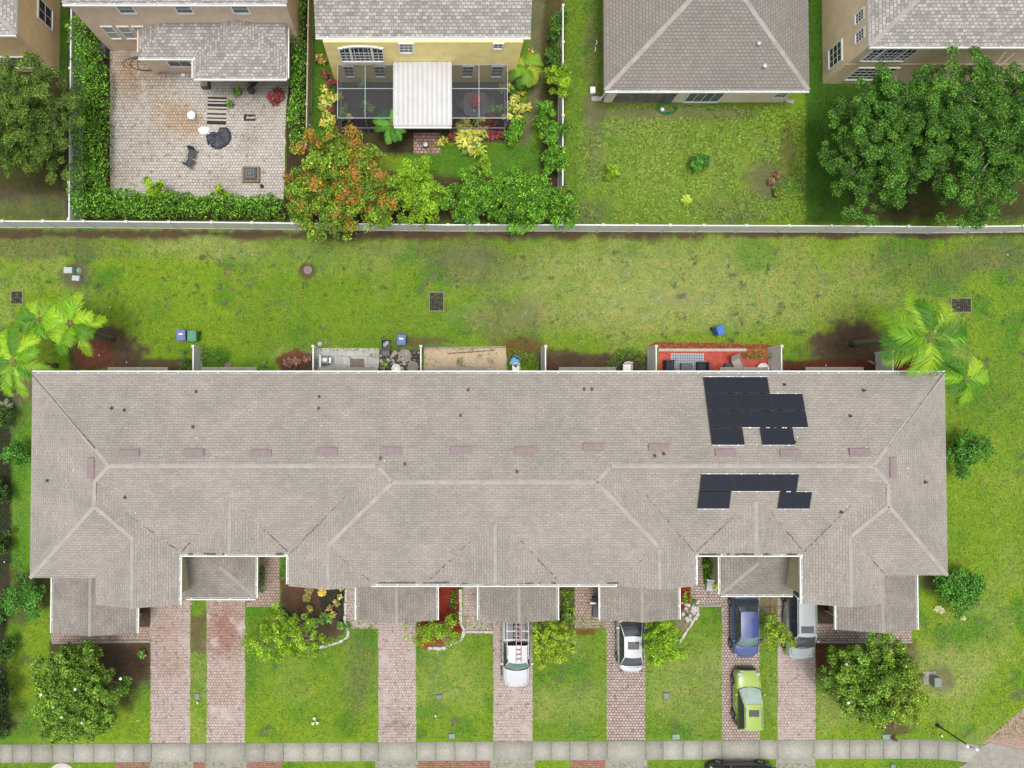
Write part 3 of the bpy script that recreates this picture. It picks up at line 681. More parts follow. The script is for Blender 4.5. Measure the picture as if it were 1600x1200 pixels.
# valleys filled with leaf litter, in broken runs
m = MB(); rr = random.Random(5)
def valley(a, b, dens, wmax=.07):
    pa = Vector(on_roof(UP, *a)); pb = Vector(on_roof(UP, *b)); L = (pb-pa).length; d = (pb-pa).normalized(); nrm = Vector((-d.y, d.x, 0)); s = 0
    while s < L:
        g = rr.uniform(.05, .22); t = s/L
        if rr.random() < dens*(.25+.95*t):
            w = rr.uniform(.008, wmax*.8)*(.25+.6*t); o = rr.uniform(-.03, .03)
            pts = []
            for q in (s, min(L, s+g)):
                c = pa+d*q+nrm*o; row = []
                for k in (-1, 1):
                    x, y = c.x+nrm.x*w*k, c.y+nrm.y*w*k; row.append((x, y, max(zroof(UP, x, y), zroof(UP, c.x, c.y))+.02))
                pts.append(row)
            m.grid(pts)
        s += g
for a, b, dn in [((180, 790), (280, 862), .75), ((345, 792), (284, 862), .7), ((372, 790), (450, 862), .6), ((585, 730), (454, 864), .75), ((520, 862), (578, 907), .5), ((760, 822), (672, 905), .45),
                 ((790, 820), (870, 905), .7), ((985, 745), (1084, 862), .85), ((1165, 790), (1088, 862), .95), ((1192, 785), (1252, 858), .95), ((1345, 775), (1256, 862), .7), ((1338, 845), (1381, 896), .5), ((1020, 858), (966, 908), .3)]:
    valley(a, b, dn)
for x0, x1, y, dn in [(286, 450, 866, .3), (1092, 1250, 867, .55), (582, 700, 911, .6), (700, 960, 912, .25)]:
    X0, Y0 = P(x0, y, ZE); X1, _ = P(x1, y, ZE); s = X0
    while s < X1:
        g = rr.uniform(.1, .5)
        if rr.random() < dn: w = rr.uniform(.02, .1); m.grid([[(s, Y0-.02, ZE+.03), (s+g, Y0-.02, ZE+.03)], [(s, Y0+w+.02, ZE+.07), (s+g, Y0+w+.02, ZE+.07)]])
        s += g
m.build('leaf_litter', DEBRIS, roof, world=True)['kind'] = 'stuff'
# gutters
def gut_part(parent, *a):
    g = MB(); gi = MB(); gutter(g, gi, *a); go = g.build('gutter', GUT, parent, world=True); gi.build('gutter_channel', GUTIN, go, world=True)
for a in [(xW, yN, xE, yN, ZE, (0, 1)), (xL1+.02, yS, xM0-.02, yS, ZE, (0, -1)), (xM1+.02, yS, xR0-.02, yS, ZE, (0, -1)), (xg2, yMid, xg3, yMid, ZE, (0, -1)), (xL1, yL2, xL1, yS-.2, ZE, (1, 0)),
          (xR0, yR2, xR0, yS-.2, ZE, (-1, 0)), (xM0, yMid, xM0, yS-.2, ZE, (-1, 0)), (xM1, yMid, xM1, yS-.2, ZE, (1, 0))]: gut_part(town, *a)
# walls
m = MB(); I = .38
m.box(xW+I, xE-I, yS+I, yN-I, 0, ZE-.17); m.box(xM0+I, xM1-I, yMid+I, yS+I+.5, 0, ZE-.172); m.box(xW+I+.003, xL1-I+.1, yL+I, yS+I+.4, 0, ZE-.174); m.box(xR0+I-.1, xE-I-.003, yR+I, yS+I+.4, 0, ZE-.176)
m.box(xa+I, xL1-I+.103, yL2+I, yL+I+.2, 0, ZE-.178); m.box(xR0+I-.103, xb-I, yR2+I, yR+I+.2, 0, ZE-.18)
m.build('wall', STU, town, world=True)
# roof vents, pipes
VENTM = plain('vent_metal', A(160, 138, 138), .6, .1, 4)
for (px, py) in [(202, 708), (303, 707), (408, 708), (511, 705), (612, 704), (720, 703), (820, 704), (927, 698), (1029, 699), (1133, 707), (1234, 708), (1342, 706)]:
    x, y, z = on_roof(UP, px, py); w, h = .62, .21
    v = MB(); v.add([(x-w, y-h, z-SL*(-h)+.14-.06), (x+w, y-h, z+SL*h+.08), (x+w, y+h, z-SL*h+.13), (x-w, y+h, z-SL*h+.13), (x-w, y-h, z-.1), (x+w, y-h, z-.1), (x+w, y+h, z-.1), (x-w, y+h, z-.1)],
                    [(0, 1, 2, 3), (4, 5, 1, 0), (5, 6, 2, 1), (6, 7, 3, 2), (7, 4, 0, 3)]); v.build('roof_vent', VENTM, town, world=True)
for (px, py, s) in [(143, 731, 1), (1394, 730, -1)]:
    x, y, z = on_roof(UP, px, py); w, h = .2, .6
    v = MB(); v.box(x-w, x+w, y-h, y+h, z-.1, z+.13); v.build('roof_vent', VENTM, town, world=True)
PIPEM = plain('dark_pipe', A(108, 92, 84), .7, .2)
for (px, py) in [(175, 638), (195, 641), (307, 612), (302, 667), (75, 751), (196, 777), (499, 620), (498, 638), (732, 609), (720, 649), (913, 608), (925, 608), (1023, 712), (1037, 709), (595, 716), (633, 725), (808, 737), (1225, 601), (1349, 610), (1328, 650), (1314, 800), (1445, 753), (1241, 690)]:
    x, y, z = on_roof(UP, px, py); v = MB(); v.lathe([(.06, -.05), (.06, .2), (.035, .201), (.035, .1)], (x, y, z), 10); v.box(x-.09, x+.04, y-.1, y+.1, z+.0, z+.04)
    v.build('vent_pipe', PIPEM, town, world=True)
for (px, py) in [(332, 597), (198, 668), (308, 684), (116, 735), (388, 767), (213, 801), (503, 665), (601, 720), (923, 596), (930, 670), (1352, 699), (1417, 731), (1322, 791), (1181, 695), (1245, 683)]:
    x, y, z = on_roof(UP, px, py); MB().lathe([(.03, -.03), (.03, .10), (.015, .105)], (x, y, z), 8).build('vent_cap', WHITEM, town, world=True)
# solar panels
mS, nt, b = newmat('solar_cell'); pos = nd(nt, 'ShaderNodeNewGeometry').outputs['Position']
br = nd(nt, 'ShaderNodeTexBrick'); br.offset = 0; nt.links.new(pos, br.inputs['Vector']); br.inputs['Scale'].default_value = 1; br.inputs['Brick Width'].default_value = .16; br.inputs['Row Height'].default_value = .16; br.inputs['Mortar Size'].default_value = .008
br.inputs['Color1'].default_value = (.009, .011, .017, 1); br.inputs['Color2'].default_value = (.012, .014, .021, 1); br.inputs['Mortar'].default_value = (.018, .022, .03, 1)
nt.links.new(br.outputs[0], b.inputs['Base Color']); b.inputs['Roughness'].default_value = .3; b.inputs['Specular IOR Level'].default_value = .25
PFR = plain('panel_frame', (.012, .012, .015), .4, .2); CLIPM = plain('panel_clip', (.6, .6, .6), .35, .1, metal=.6)
def solar(x0, ytop, w, h, label=None):
    s_ = MB(); fr = MB(); cl = MB()
    q = []
    for (x, y) in ((x0+.02, ytop-h+.026), (x0+w-.02, ytop-h+.026), (x0+w-.02, ytop-.026), (x0+.02, ytop-.026)): q.append((x, y, B_M.h(x, y)+.12))
    top = [(x, y, z) for x, y, z in q]; bot = [(x, y, z-.045) for x, y, z in q]
    fr.add(bot+top, [(3, 2, 1, 0), (4, 5, 6, 7), (0, 1, 5, 4), (1, 2, 6, 5), (2, 3, 7, 6), (3, 0, 4, 7)])
    i_ = .035; c = [(q[0][0]+i_, q[0][1]+i_), (q[1][0]-i_, q[1][1]+i_), (q[2][0]-i_, q[2][1]-i_), (q[3][0]+i_, q[3][1]-i_)]
    s_.add([(x, y, B_M.h(x, y)+.124) for x, y in c], [(0, 1, 2, 3)])
    for t in (.22, .78):
        for yy in (ytop, ytop-h):
            x = x0+w*t; z = B_M.h(x, yy)+.12; cl.box(x-.06, x+.06, yy-.024, yy+.024, z-.08, z+.016)
    f = fr.build('solar_panel', PFR, town, world=True); s_.build('cells', mS, f, world=True); cl.build('clip', CLIPM, f, world=True)
    for yy in (ytop, ytop-h): z = B_M.h(x0, yy)+.085; MB().box(x0+.022, x0+w-.022, yy-.012, yy+.012, z-.02, z).build('rail', CLIPM, f, world=True)
X0, Y0, _ = on_roof(UP, 1097.5, 588.5); X1, Y1, _ = on_roof(UP, 1111, 695.5)
X0 = (X0+X1)/2; ph = (Y0-Y1)/4; pw = (on_roof(UP, 1198, 588.5)[0]-on_roof(UP, 1097.5, 588.5)[0])/2
for r_, cs in enumerate([(0, 1), (0, 1, 2), (0, 1, 2), (0, 1.52)]):
    for c in cs: solar(X0+c*pw, Y0-r_*ph, pw, ph)
X0, Y0, _ = on_roof(UP, 1094, 740); X1, Y1, _ = on_roof(UP, 1089, 795); X0 = (X0+X1)/2; ph = (Y0-Y1)/2; pw = (on_roof(UP, 1247, 740)[0]-on_roof(UP, 1094, 740)[0])/3
for r_, cs in enumerate([(0, 1, 2), (0, 2.49)]):
    for c in cs: solar(X0+c*pw, Y0-r_*ph, pw, ph)
# porch and garage roofs
def porch(kind, pxl, pxr, pyt, pyb, gut, wallx=.25, door=True, dark=True):
    x0 = P(pxl, pyb, ZP)[0]; x1 = P(pxr, pyb, ZP)[0]; y0 = P(pxl, pyb, ZP)[1]; y1 = P(pxl, pyt, ZP)[1]+1.2
    if kind == 'gab': Bk = Block('gab', x0, x1, y0, y1, ZP, SL*.8)
    elif kind == 'SE': Bk = Block('hip', x0-6, x1, y0, y1+8, ZP, SL*.9, 'SE')
    elif kind == 'SW': Bk = Block('hip', x0, x1+6, y0, y1+8, ZP, SL*.9, 'SW')
    if kind != 'gab': Bk.r = (x0, x1, y0, y1)
    m = MB(); roof_mesh(m, [Bk]); ro = m.build('porch_roof', SHGD, town, world=True)
    m = MB(); skirt(m, x0, x1, y0, y1, ZP, .14)
    if kind == 'gab':
        zt = ZP+SL*.8*(x1-x0)/2; xm = (x0+x1)/2
        m.add([(x0, y0+.03, ZP-.02), (x1, y0+.03, ZP-.02), (xm, y0+.03, zt-.01)], [(0, 1, 2)])
    m.build('fascia', WHITEM, ro, world=True)
    c = MB()
    if kind == 'SE': h = min(x1-x0, 2.2); caps(c, [Bk], [((x1, y0, ZP), (x1-h, y0+h, ZP+SL*.9*h))], .12, .03)
    elif kind == 'SW': h = min(x1-x0, 2.2); caps(c, [Bk], [((x0, y0, ZP), (x0+h, y0+h, ZP+SL*.9*h))], .12, .03)
    else: xm = (x0+x1)/2; zt = ZP+SL*.8*(x1-x0)/2; caps(c, [Bk], [((xm, y0, zt), (xm, y1, zt))], .09, .012)
    c.build('ridge_cap', plain('porch_cap', A(184, 177, 167), .9, .1), ro, world=True)
    if 'W' in gut: gut_part(town, x0, y0, x0, y1-.9, ZP, (-1, 0), 3)
    if 'E' in gut: gut_part(town, x1, y0, x1, y1-.9, ZP, (1, 0), 3)
    if 'S' in gut: gut_part(town, x0, y0, x1, y0, ZP, (0, -1))
    il = 1.0 if x0 > 8 else .3; ir = 1.0 if x1 < 2 else .3
    if kind != 'gab': il = ir = .3
    w = MB(); w.box(x0+il, x1-ir, y0+.45, y1, 0, ZP-.12); w.build('garage_wall', STU, town, world=True)
    d = MB(); a, b_ = x0+.75, x1-.75
    for k in range(4): d.box(a, b_, y0+.40, y0+.45, .03+k*.52, .03+k*.52+.49)
    d.build('garage_door', WHITEM, town, world=True)
porch('gab', 82, 213, 903, 989, 'WE'); porch('SE', 291, 399, 873, 934, 'SE'); porch('gab', 558, 682, 917, 969, 'WE'); porch('gab', 749, 870, 917, 969, 'WE')
porch('gab', 939, 1060, 917, 968, 'WE'); porch('SW', 1126, 1239, 873, 929, 'SW'); porch('gab', 1308, 1432, 900, 984, 'WE')
m = MB()                                  # moss stain on the right hip porch comes from overflow
for a, b_ in [(168, 262), (316, 401), (497, 586), (682, 762), (873, 962), (1125, 1200), (1259, 1349)]:
    x0 = P(a, 574, 2.6)[0]; x1 = P(b_, 574, 2.6)[0]; y1 = P(a, 573.5, 2.6)[1]; m = MB()
    m.add([(x0, yN-I-.05, 2.75), (x1, yN-I-.05, 2.75), (x1, y1, 2.6), (x0, y1, 2.6), (x0, yN-I-.05, 2.6), (x1, yN-I-.05, 2.6), (x1, y1, 2.48), (x0, y1, 2.48)],
          [(0, 1, 2, 3), (7, 6, 5, 4), (3, 2, 6, 7), (0, 3, 7, 4), (1, 5, 6, 2)]); m.build('lanai_roof', plain('lanai_roof', A(176, 168, 158), .9, .12, 3), town, world=True)

# ------------------------------------------------------------------ houses beyond the fence
TANW = plain('tan_stucco', A(226, 202, 168, 1.75), .92, .07, 1.5, bmp=.25); TANW1 = plain('grey_tan_stucco', A(216, 192, 168, 1.7), .92, .07, 1.5, bmp=.25); TANR = plain('warm_tan_stucco', A(226, 194, 148, 1.8), .92, .07, 1.5, bmp=.25)
YELW = plain('yellow_stucco', A(250, 226, 152, 1.75), .92, .08, 1.2, bmp=.25); CREW = plain('cream_stucco', A(240, 224, 196, 1.5), .92, .06, 1.5, bmp=.25)
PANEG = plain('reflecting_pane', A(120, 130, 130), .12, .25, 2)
def house(name, label, wall, wallm, ze, sl, roofm, ov=.35, gable=False, roofrect=None):
    x0, x1, y0, y1 = wall; t = thing(name, label, 'house', ((x0+x1)/2, (y0+y1)/2, 0))
    m = MB(); m.box(x0, x1, y0, y1, 0, ze-.1); m.build('wall', wallm, t, world=True)
    rx = roofrect or (x0-ov, x1+ov, y0-ov, y1+ov); Bk = Block('hip', *rx, ze, sl, 'SN' if gable else None); m = MB(); roof_mesh(m, [Bk]); ro = m.build('roof', roofm, t, world=True)
    m = MB(); skirt(m, *rx, ze, .18); m.build('fascia', WHITEM, ro, world=True)
    for sg in blocksegs(Bk, gable):
        c = MB(); caps(c, [Bk], [sg], .15, .025)
        if c.v: c.build('ridge_cap', CAPG, ro, world=True)
    g = MB(); gi = MB(); gutter(g, gi, rx[0], rx[2], rx[1], rx[2], ze, (0, -1), 2.5); go = g.build('gutter', GUT, ro, world=True); gi.build('gutter_channel', GUTIN, go, world=True)
    return t, Bk
# tan house, far left (corner only)
w0y = 23.2; h0, _ = house('tan_house', 'warm tan house at the far upper left with one grey roof corner', (-38, P(93, 100)[0], w0y, 36), TANR, 5.4, .33, SHTILE, .2)
hx = P(93, 100)[0]
ya, za = PXW(64, 20, hx); win(h0, 'E', hx, w0y+5.9, w0y+7.2, 3.2, 4.6, 1, 2); win(h0, 'E', hx, w0y+2.4, w0y+3.7, 1.1, 2.7, 2, 2)
xw, _ = PY(8, 96, w0y); xw2, _ = PY(44, 96, w0y); win(h0, 'S', w0y, xw, xw2, .7, 2.1, 3, 1, glass=PANEG)
# tan house with the paved yard
w1y = 24.75; x1a = P(171, 70)[0]; x1b = -9.2
h1, _ = house('tan_house', 'tan two storey house with a mottled tile lower roof over the paved yard', (x1a, x1b, w1y, 38), TANW1, 5.95, .35, SHTILE, .12)
for (pa, pb) in [(176, 198), (268, 289), (358, 380)]:
    xa_, zt = PY(pa, 2, w1y); xb_, zb = PY(pb+4, 19, w1y); win(h1, 'S', w1y, xa_, xa_+.95, zb, 5.6, 1, 2, glass=PANEG)
for pc in (174, 199, 222):
    xa_, zz = PY(pc-8, 50, w1y); xb_, _ = PY(pc+8, 50, w1y); win(h1, 'S', w1y, xa_, xb_, PY(pc, 59, w1y)[1], PY(pc, 41, w1y)[1], 1, 2, fr=.06, glass=plain('blind_pane', A(200, 206, 204), .3, .08))
za = 2.95; xs = P(216, 90, za); xe = P(448, 122, za); xstep = P(303, 100, za)[0]
Ba = Block('hip', xs[0], xe[0], xs[1], w1y+3.0, za, .3, 'WS'); Bb = Block('hip', xstep, xe[0], xe[1], w1y+3, za, .3, 'WES')
Ba.pl = [p for p in Ba.pl]; Ba.r = (xs[0], xe[0], xs[1], w1y-.001); Bb.r = (xstep, xe[0], xe[1], w1y-.001)
m = MB(); roof_mesh(m, [Ba, Bb]); lr = m.build('lower_roof', SHTILE, h1, world=True)
m = MB(); skirt(m, xs[0], xe[0], xs[1], w1y, za, .2); skirt(m, xstep, xe[0]-.003, xe[1], xs[1]+.1, za, .2, n=False, k=.003); m.build('fascia', WHITEM, lr, world=True)
for a in [(xs[0], xs[1], xstep, xs[1], za, (0, -1), 1.2), (xstep, xe[1], xe[0], xe[1], za, (0, -1), 1.2), (xstep, xe[1], xstep, xs[1]-.15, za, (-1, 0), 4), (xe[0], xe[1], xe[0], w1y, za, (1, 0), 4)]: gut_part(h1, *a)
wx0 = P(240, 112)[0]; wy0 = P(240, 112)[1]
m = MB(); m.box(wx0, xe[0]-.5, wy0, w1y-.01, 0, za-.2); m.build('wing_wall', TANW1, h1, world=True)
win(h1, 'S', wy0, P(266, 108, 1)[0], P(300, 108, 1)[0], .9, 2.2, 2, 2)
# yellow house with the screened lanai
w2y = 22.45; x2a, x2b = -6.87, 5.75
h2, _ = house('yellow_house', 'pale yellow two storey house with mottled grey roof and screened lanai', (x2a, x2b, w2y, 34), YELW, 5.55, .34, SHTILE, .3, gable=True, roofrect=(P(493, 57, 5.55)[0], P(829, 57, 5.55)[0], P(493, 57, 5.55)[1], 34.4))
xa_, _ = PY(531, 78, w2y); xb_, _ = PY(597, 78, w2y); win(h2, 'S', w2y, xa_, xb_, 3.1, 4.85, 9, 4, arch=True)
xa_, _ = PY(624, 66, w2y); xb_, _ = PY(644, 66, w2y); win(h2, 'S', w2y, xa_, xb_, 4.25, 5.3, 3, 3)
xa_, _ = PY(773, 64, w2y); xb_, _ = PY(786, 64, w2y); win(h2, 'S', w2y, xa_, xb_, 4.75, 5.3, 2, 2)
for (a, b_) in [(537, 551), (585, 600), (724, 739), (770, 786)]:
    xa_, _ = PY(a, 105, w2y); xb_, _ = PY(b_, 105, w2y); win(h2, 'S', w2y, xa_, xb_, .95, 2.35, 2, 3)
# cream single-storey house
x3a, x3b = P(943, 160)[0], P(1223, 160)[0]; w3y = P(1000, 160)[1]
h3, B3 = house('cream_house', 'cream single storey house with a plain grey brown hip roof', (x3a, x3b, w3y, 38), CREW, 2.8, .36, SHDASH, .4, roofrect=(P(945.5, 141, 2.8)[0], P(1264.5, 141, 2.8)[0], P(945, 141, 2.8)[1], 38.5))
ga, gb = P(956, 160)[0], P(1048, 160)[0]
MB().box(ga, gb, w3y-.02, w3y-.003, .05, 2.5).build('lanai_screen', plain('lanai_screen_grey', A(140, 130, 122), .7, .4, 2.2), h3, world=True)
win(h3, 'S', w3y, P(1066, 158)[0], P(1118, 158)[0], .2, 2.2, 4, 1, glass=PANEG); win(h3, 'S', w3y, P(1198, 158)[0], P(1214, 158)[0], .9, 2.2, 3, 3, glass=PANEG)
for (px, py) in [(1183, 71), (1192, 106)]:
    x, y, z = on_roof([B3], px, py); MB().lathe([(.1, -.05), (.1, .25), (.13, .26), (.13, .33), (.02, .36)], (x, y, z), 10).build('vent_pipe', GREYM, h3, world=True)
m = MB(); m.tube([(x3a-.12, w3y+.3, 2.5), (x3a-.12, w3y+.3, .2), (x3a-.3, w3y+.2, .1)], .05, 6); m.tube([(x3b+.12, w3y+.3, 2.5), (x3b+.12, w3y+.3, .2), (x3b+.3, w3y+.2, .1)], .05, 6); m.build('downspout', WHITEM, h3, world=True)
# tan house on the right
w4y = 22.35; x4 = 27.75
h4, _ = house('tan_house', 'tan two storey house at the upper right half hidden by broad trees', (x4, 48, w4y, 36), TANW, 5.4, .33, SHTILE, .12)
xa_, _ = PY(1358, 82, w4y); xb_, _ = PY(1428, 82, w4y); win(h4, 'S', w4y, xa_+.1, xb_, 3.35, 5.0, 9, 4, arch=True)
xa_, _ = PY(1335, 112, w4y); xb_, _ = PY(1395, 112, w4y); win(h4, 'S', w4y, xa_, xb_, .7, 2.3, 6, 4)
for (px, pya, pyb, z0, z1) in [(1312, 66, 96, .9, 2.3), (1357, 7, 22, 3.9, 4.7), (1357, 38, 53, 3.9, 4.7)]:
    ya, _ = PXW(px, pyb, x4); yb, _ = PXW(px, pya, x4); win(h4, 'W', x4, ya, yb, z0, z1, 3, 3)
MB().box(x4-.03, 48, w4y-.03, w4y+.02, 2.75, 2.85).build('belt_course', TANW, h4, world=True)
# ------------------------------------------------------------------ fences
def fence(name, label, pts, h=1.83, gap=2.55, mat=None, group=None, cat='fence', postw=.13, rails=True, start=0):
    mat = mat or WHITEV; pts = [Vector((x, y, 0)) for x, y in pts]
    t = thing(name, label, cat, tuple(pts[0]), group=group)
    for i in range(len(pts)-1):
        a, b = pts[i], pts[i+1]; L = (b-a).length; n = max(1, round(L/gap)); d = (b-a)/L; nr = Vector((-d.y, d.x, 0))
        for k in range(n+(1 if i == len(pts)-2 else 0)):
            c = a+d*(L*k/n); m = MB(); w = postw/2
            q = [c+d*s*w+nr*u*w for s, u in ((-1, -1), (1, -1), (1, 1), (-1, 1))]
            m.prism([(v.x, v.y) for v in q], 0, h+.05)
            q2 = [c+d*s*(w+.025)+nr*u*(w+.025) for s, u in ((-1, -1), (1, -1), (1, 1), (-1, 1))]
            z = h+.05; B_ = [(v.x, v.y, z) for v in q2]+[(v.x, v.y, z+.03) for v in q2]+[(c.x, c.y, z+.10)]
            m.add(B_, [(3, 2, 1, 0), (0, 1, 5, 4), (1, 2, 6, 5), (2, 3, 7, 6), (3, 0, 4, 7), (4, 5, 8), (5, 6, 8), (6, 7, 8), (7, 4, 8)])
            m.build('post', mat, t, world=True)
        for k in range(n):
            p = a+d*(L*k/n+w); q = a+d*(L*(k+1)/n-w); m = MB()
            def slab(th, z0, z1): m.prism([((e+nr*u*th/2).x, (e+nr*u*th/2).y) for e, u in ((p, -1), (q, -1), (q, 1), (p, 1))], z0, z1)
            slab(.03, .18, h-.141); slab(.075, h-.14, h); slab(.06, .04, .179)
            m.build('panel', mat, t, world=True)
    return t
zf = 1.88
pl = [P(x, y, zf) for x, y in [(-60, 345), (130, 345.5), (330, 347), (520, 349), (700, 351), (890, 351), (1100, 352), (1300, 352.5), (1480, 354), (1660, 352)]]
fence('vinyl_fence', 'long white vinyl fence running between the common lawn and the back yards', pl, gap=2.6)
def pf(x, y0, y1): return [P(x, y0, zf), P(x, y1, zf)]
fence('vinyl_fence', 'white side fence between the hedge of the paved yard and the dark tree yard', [P(111, -20, zf), P(108.5, 170, zf), P(107, 342, zf)], gap=2.5)
TANV = plain('aged_vinyl', A(206, 196, 168), .6, .12, 2)
fence('vinyl_fence', 'tan stained side fence between the narrow hedge and the yellow house yard', [P(482, -20, zf), P(480, 100, zf), P(478, 226, zf)], gap=2.6, mat=TANV)
fence('vinyl_fence', 'side fence behind the row of bushes, bounding the rough open yard', [P(880, 8, zf), P(880, 180, zf), P(879.5, 349, zf)], gap=2.45)
dv = [(301.5, 'white privacy divider below the blue and green wheelie bins'), (489, 'white privacy divider left of the grey slab patio'), (657.5, 'white privacy divider between the rubble bed and the sand bed'),
      (852.5, 'white privacy divider right of the curved green hedge and blue chair'), (1025.5, 'white privacy divider at the left end of the red patio'), (1221.5, 'white privacy divider at the right end of the red patio'), (1395.5, 'white privacy divider half under the big palm')]
for px, lb in dv:
    x = P(px, 545, zf)[0]; yt = P(px, 541 if px < 1300 else 549, zf)[1]
    fence('privacy_divider', lb, [(x, 1.35), (x, yt)], h=1.85, gap=2.2, group='white privacy dividers between the patios', cat='privacy fence')
x = P(499, 545, zf)[0]; fence('privacy_divider', 'short thin white divider just inside the grey slab patio', [(x, 1.35), (x, 2.9)], h=1.6, gap=2, group='white privacy dividers between the patios', cat='privacy fence', postw=.09)

# ------------------------------------------------------------------ foliage
FOL = 2.1
def leafquads(r, C, N, size, asp=.5, cols=None, upb=.6, jit=.35):
    n = len(C); nrm = N*(.7)+r.normal(0, .55, (n, 3))+np.array([0, 0, upb]); nrm /= np.linalg.norm(nrm, axis=1)[:, None]
    t = r.normal(0, 1, (n, 3)); t -= nrm*(t*nrm).sum(1)[:, None]; t /= np.linalg.norm(t, axis=1)[:, None]; b = np.cross(nrm, t)
    l = size*r.uniform(.6, 1.35, n)[:, None]; w = l*asp
    V = np.stack([C-t*l*.5, C+b*w*.5-t*l*.05, C+t*l*.5-nrm*l*.12, C-b*w*.5-t*l*.05], 1).reshape(-1, 3)
    return V, np.arange(4*n).reshape(-1, 4), np.repeat(cols, 4, 0)
def palette(r, n, cols, wts, jit=.22):
    cols = np.array([A(*c) for c in cols])*FOL; i = r.choice(len(cols), n, p=np.array(wts)/sum(wts)); c = cols[i]
    return c*r.uniform(1-jit, 1+jit, (n, 1))*np.stack([r.uniform(.9, 1.12, n), np.ones(n), r.uniform(.85, 1.15, n)], 1)
GREENS = dict(oak=([(80, 110, 36), (106, 134, 44), (58, 84, 26), (126, 148, 60)], [4, 3, 3, 1]),
              deep=([(60, 104, 28), (86, 134, 38), (42, 78, 22), (116, 158, 50)], [4, 4, 3, 2]),
              bright=([(120, 160, 30), (146, 182, 40), (92, 132, 24), (170, 196, 60)], [4, 3, 3, 1]),
              yellow=([(132, 162, 36), (156, 178, 46), (100, 136, 28), (176, 180, 60)], [3, 3, 3, 1]),
              hedge=([(72, 124, 24), (104, 158, 34), (48, 88, 18), (142, 188, 62)], [4, 4, 3, 2]),
              magno=([(92, 134, 34), (118, 156, 42), (64, 98, 24), (154, 176, 76)], [4, 3, 3, 2]),
              mango=([(100, 136, 32), (134, 160, 42), (70, 104, 24), (164, 178, 60)], [4, 3, 3, 1]),
              shrub=([(66, 122, 36), (92, 150, 48), (44, 86, 26), (122, 168, 66)], [4, 4, 3, 1]))
def crown_mesh(name, seed, c, rx, ry, rz, pal, nleaf, leaf, nclump, parent, extra=None, hollow=.55, clump=.2, lobes=.22, flat=.6):
    r = np.random.default_rng(seed)
    if nclump > 45: nclump = int(nclump*2.6); clump *= .6
    k = nclump
    d = r.normal(0, 1, (k*3, 3)); d /= np.linalg.norm(d, axis=1)[:, None]; d = d[d[:, 2] > -.45][:k]; k = len(d)
    ang = np.arctan2(d[:, 1], d[:, 0]); ph = r.uniform(0, 6.28, 4)
    lob = 1+lobes*(np.sin(ang*3+ph[0])*.6+np.sin(ang*5+ph[1])*.4+np.sin(ang*2+ph[2])*.5)
    rad = r.uniform(hollow, 1.0, k)*lob*.88
    cc = d*rad[:, None]*np.array([rx, ry, rz]); cc[:, 2] += r.normal(0, rz*.12, k); cr = clump*(rx+ry)/2*r.uniform(.6, 1.35, k)
    w = cr**2; idx = r.choice(k, nleaf, p=w/w.sum()); o = r.normal(0, 1, (nleaf, 3)); o /= np.linalg.norm(o, axis=1)[:, None]
    o[:, 2] = np.abs(o[:, 2])*.9-.15
    pts = cc[idx]+o*(cr[idx]*r.uniform(.45, 1.08, nleaf)**.8)[:, None]*np.array([1, 1, flat]); pts += r.normal(0, leaf*.4, pts.shape)
    cols = palette(r, nleaf, *pal); cols *= r.uniform(.6, 1.38, k)[idx][:, None]
    if extra: cols = extra(r, pts, idx, cc, cols, k)
    V, Fq, Cc = leafquads(r, pts+np.array(c), o, leaf, cols=cols)
    L = rootloc(parent)
    npmesh(name, V, Fq, LEAF, Cc, parent, off=(L[0], L[1], L[2])); return cc+np.array(c), cr
def limbs(m, base, tops, r0, zfork, seed, n=12, spread=1):
    rr_ = random.Random(seed); b = Vector(base); f = b+Vector((0, 0, zfork))
    m.tube([b, b+Vector((.02, .02, zfork*.5)), f], [r0*1.25, r0, r0*.85], 9)
    tops = list(tops); rr_.shuffle(tops)
    for t in tops[:n]:
        t = Vector(t); mid = f+(t-f)*.45+Vector((rr_.uniform(-.2, .2), rr_.uniform(-.2, .2), .15*(t-f).length*rr_.uniform(.2, 1)))
        m.tube([f-Vector((0, 0, .1)), mid, t], [r0*.55, r0*.3, r0*.08], 6)
        for _ in range(2):
            e = mid+(t-mid)*rr_.uniform(.2, .7); q = e+Vector((rr_.uniform(-1, 1), rr_.uniform(-1, 1), rr_.uniform(-.1, .8)))*(t-f).length*.16
            m.tube([e, q], [r0*.18, r0*.04], 5)
def tree(name, label, px, py, rpx, rpy, zc, rz, pal, nleaf, leaf, seed, nclump=60, cat='tree', bark=None, r0=.14, fork=.35, extra=None, group=None, hollow=.5, clump=.2, nl=14, base=None, lobes=.22, flat=.6):
    c = P(px, py, zc); k = F/(HC-zc); rx, ry = rpx*1.1/k, rpy*1.1/k; b = base or c
    t = thing(name, label, cat, (b[0], b[1], 0), group=group)
    cc, cr = crown_mesh('crown', seed, (c[0], c[1], zc), rx, ry, rz, pal, nleaf, leaf, nclump, t, extra, hollow, clump, lobes, flat)
    m = MB(); limbs(m, (b[0], b[1], 0), cc, r0, max(.1, (zc-rz*.6)*.75) if fork is None else fork*zc, seed, nl)
    m.build('trunk', bark or BARK, t, world=True, smooth=True); return t
def orange(frac, cpal):
    oc = np.array([A(*x) for x in cpal])
    def f(r, pts, idx, cc, cols, k):
        hot = r.random(k) < frac; top = pts[:, 2] > cc[idx][:, 2]-.05
        m = hot[idx] & top & (r.random(len(pts)) < .62); cols[m] = oc[r.integers(0, len(oc), m.sum())]*r.uniform(.75, 1.25, (m.sum(), 1)); return cols
    return f
G = GREENS
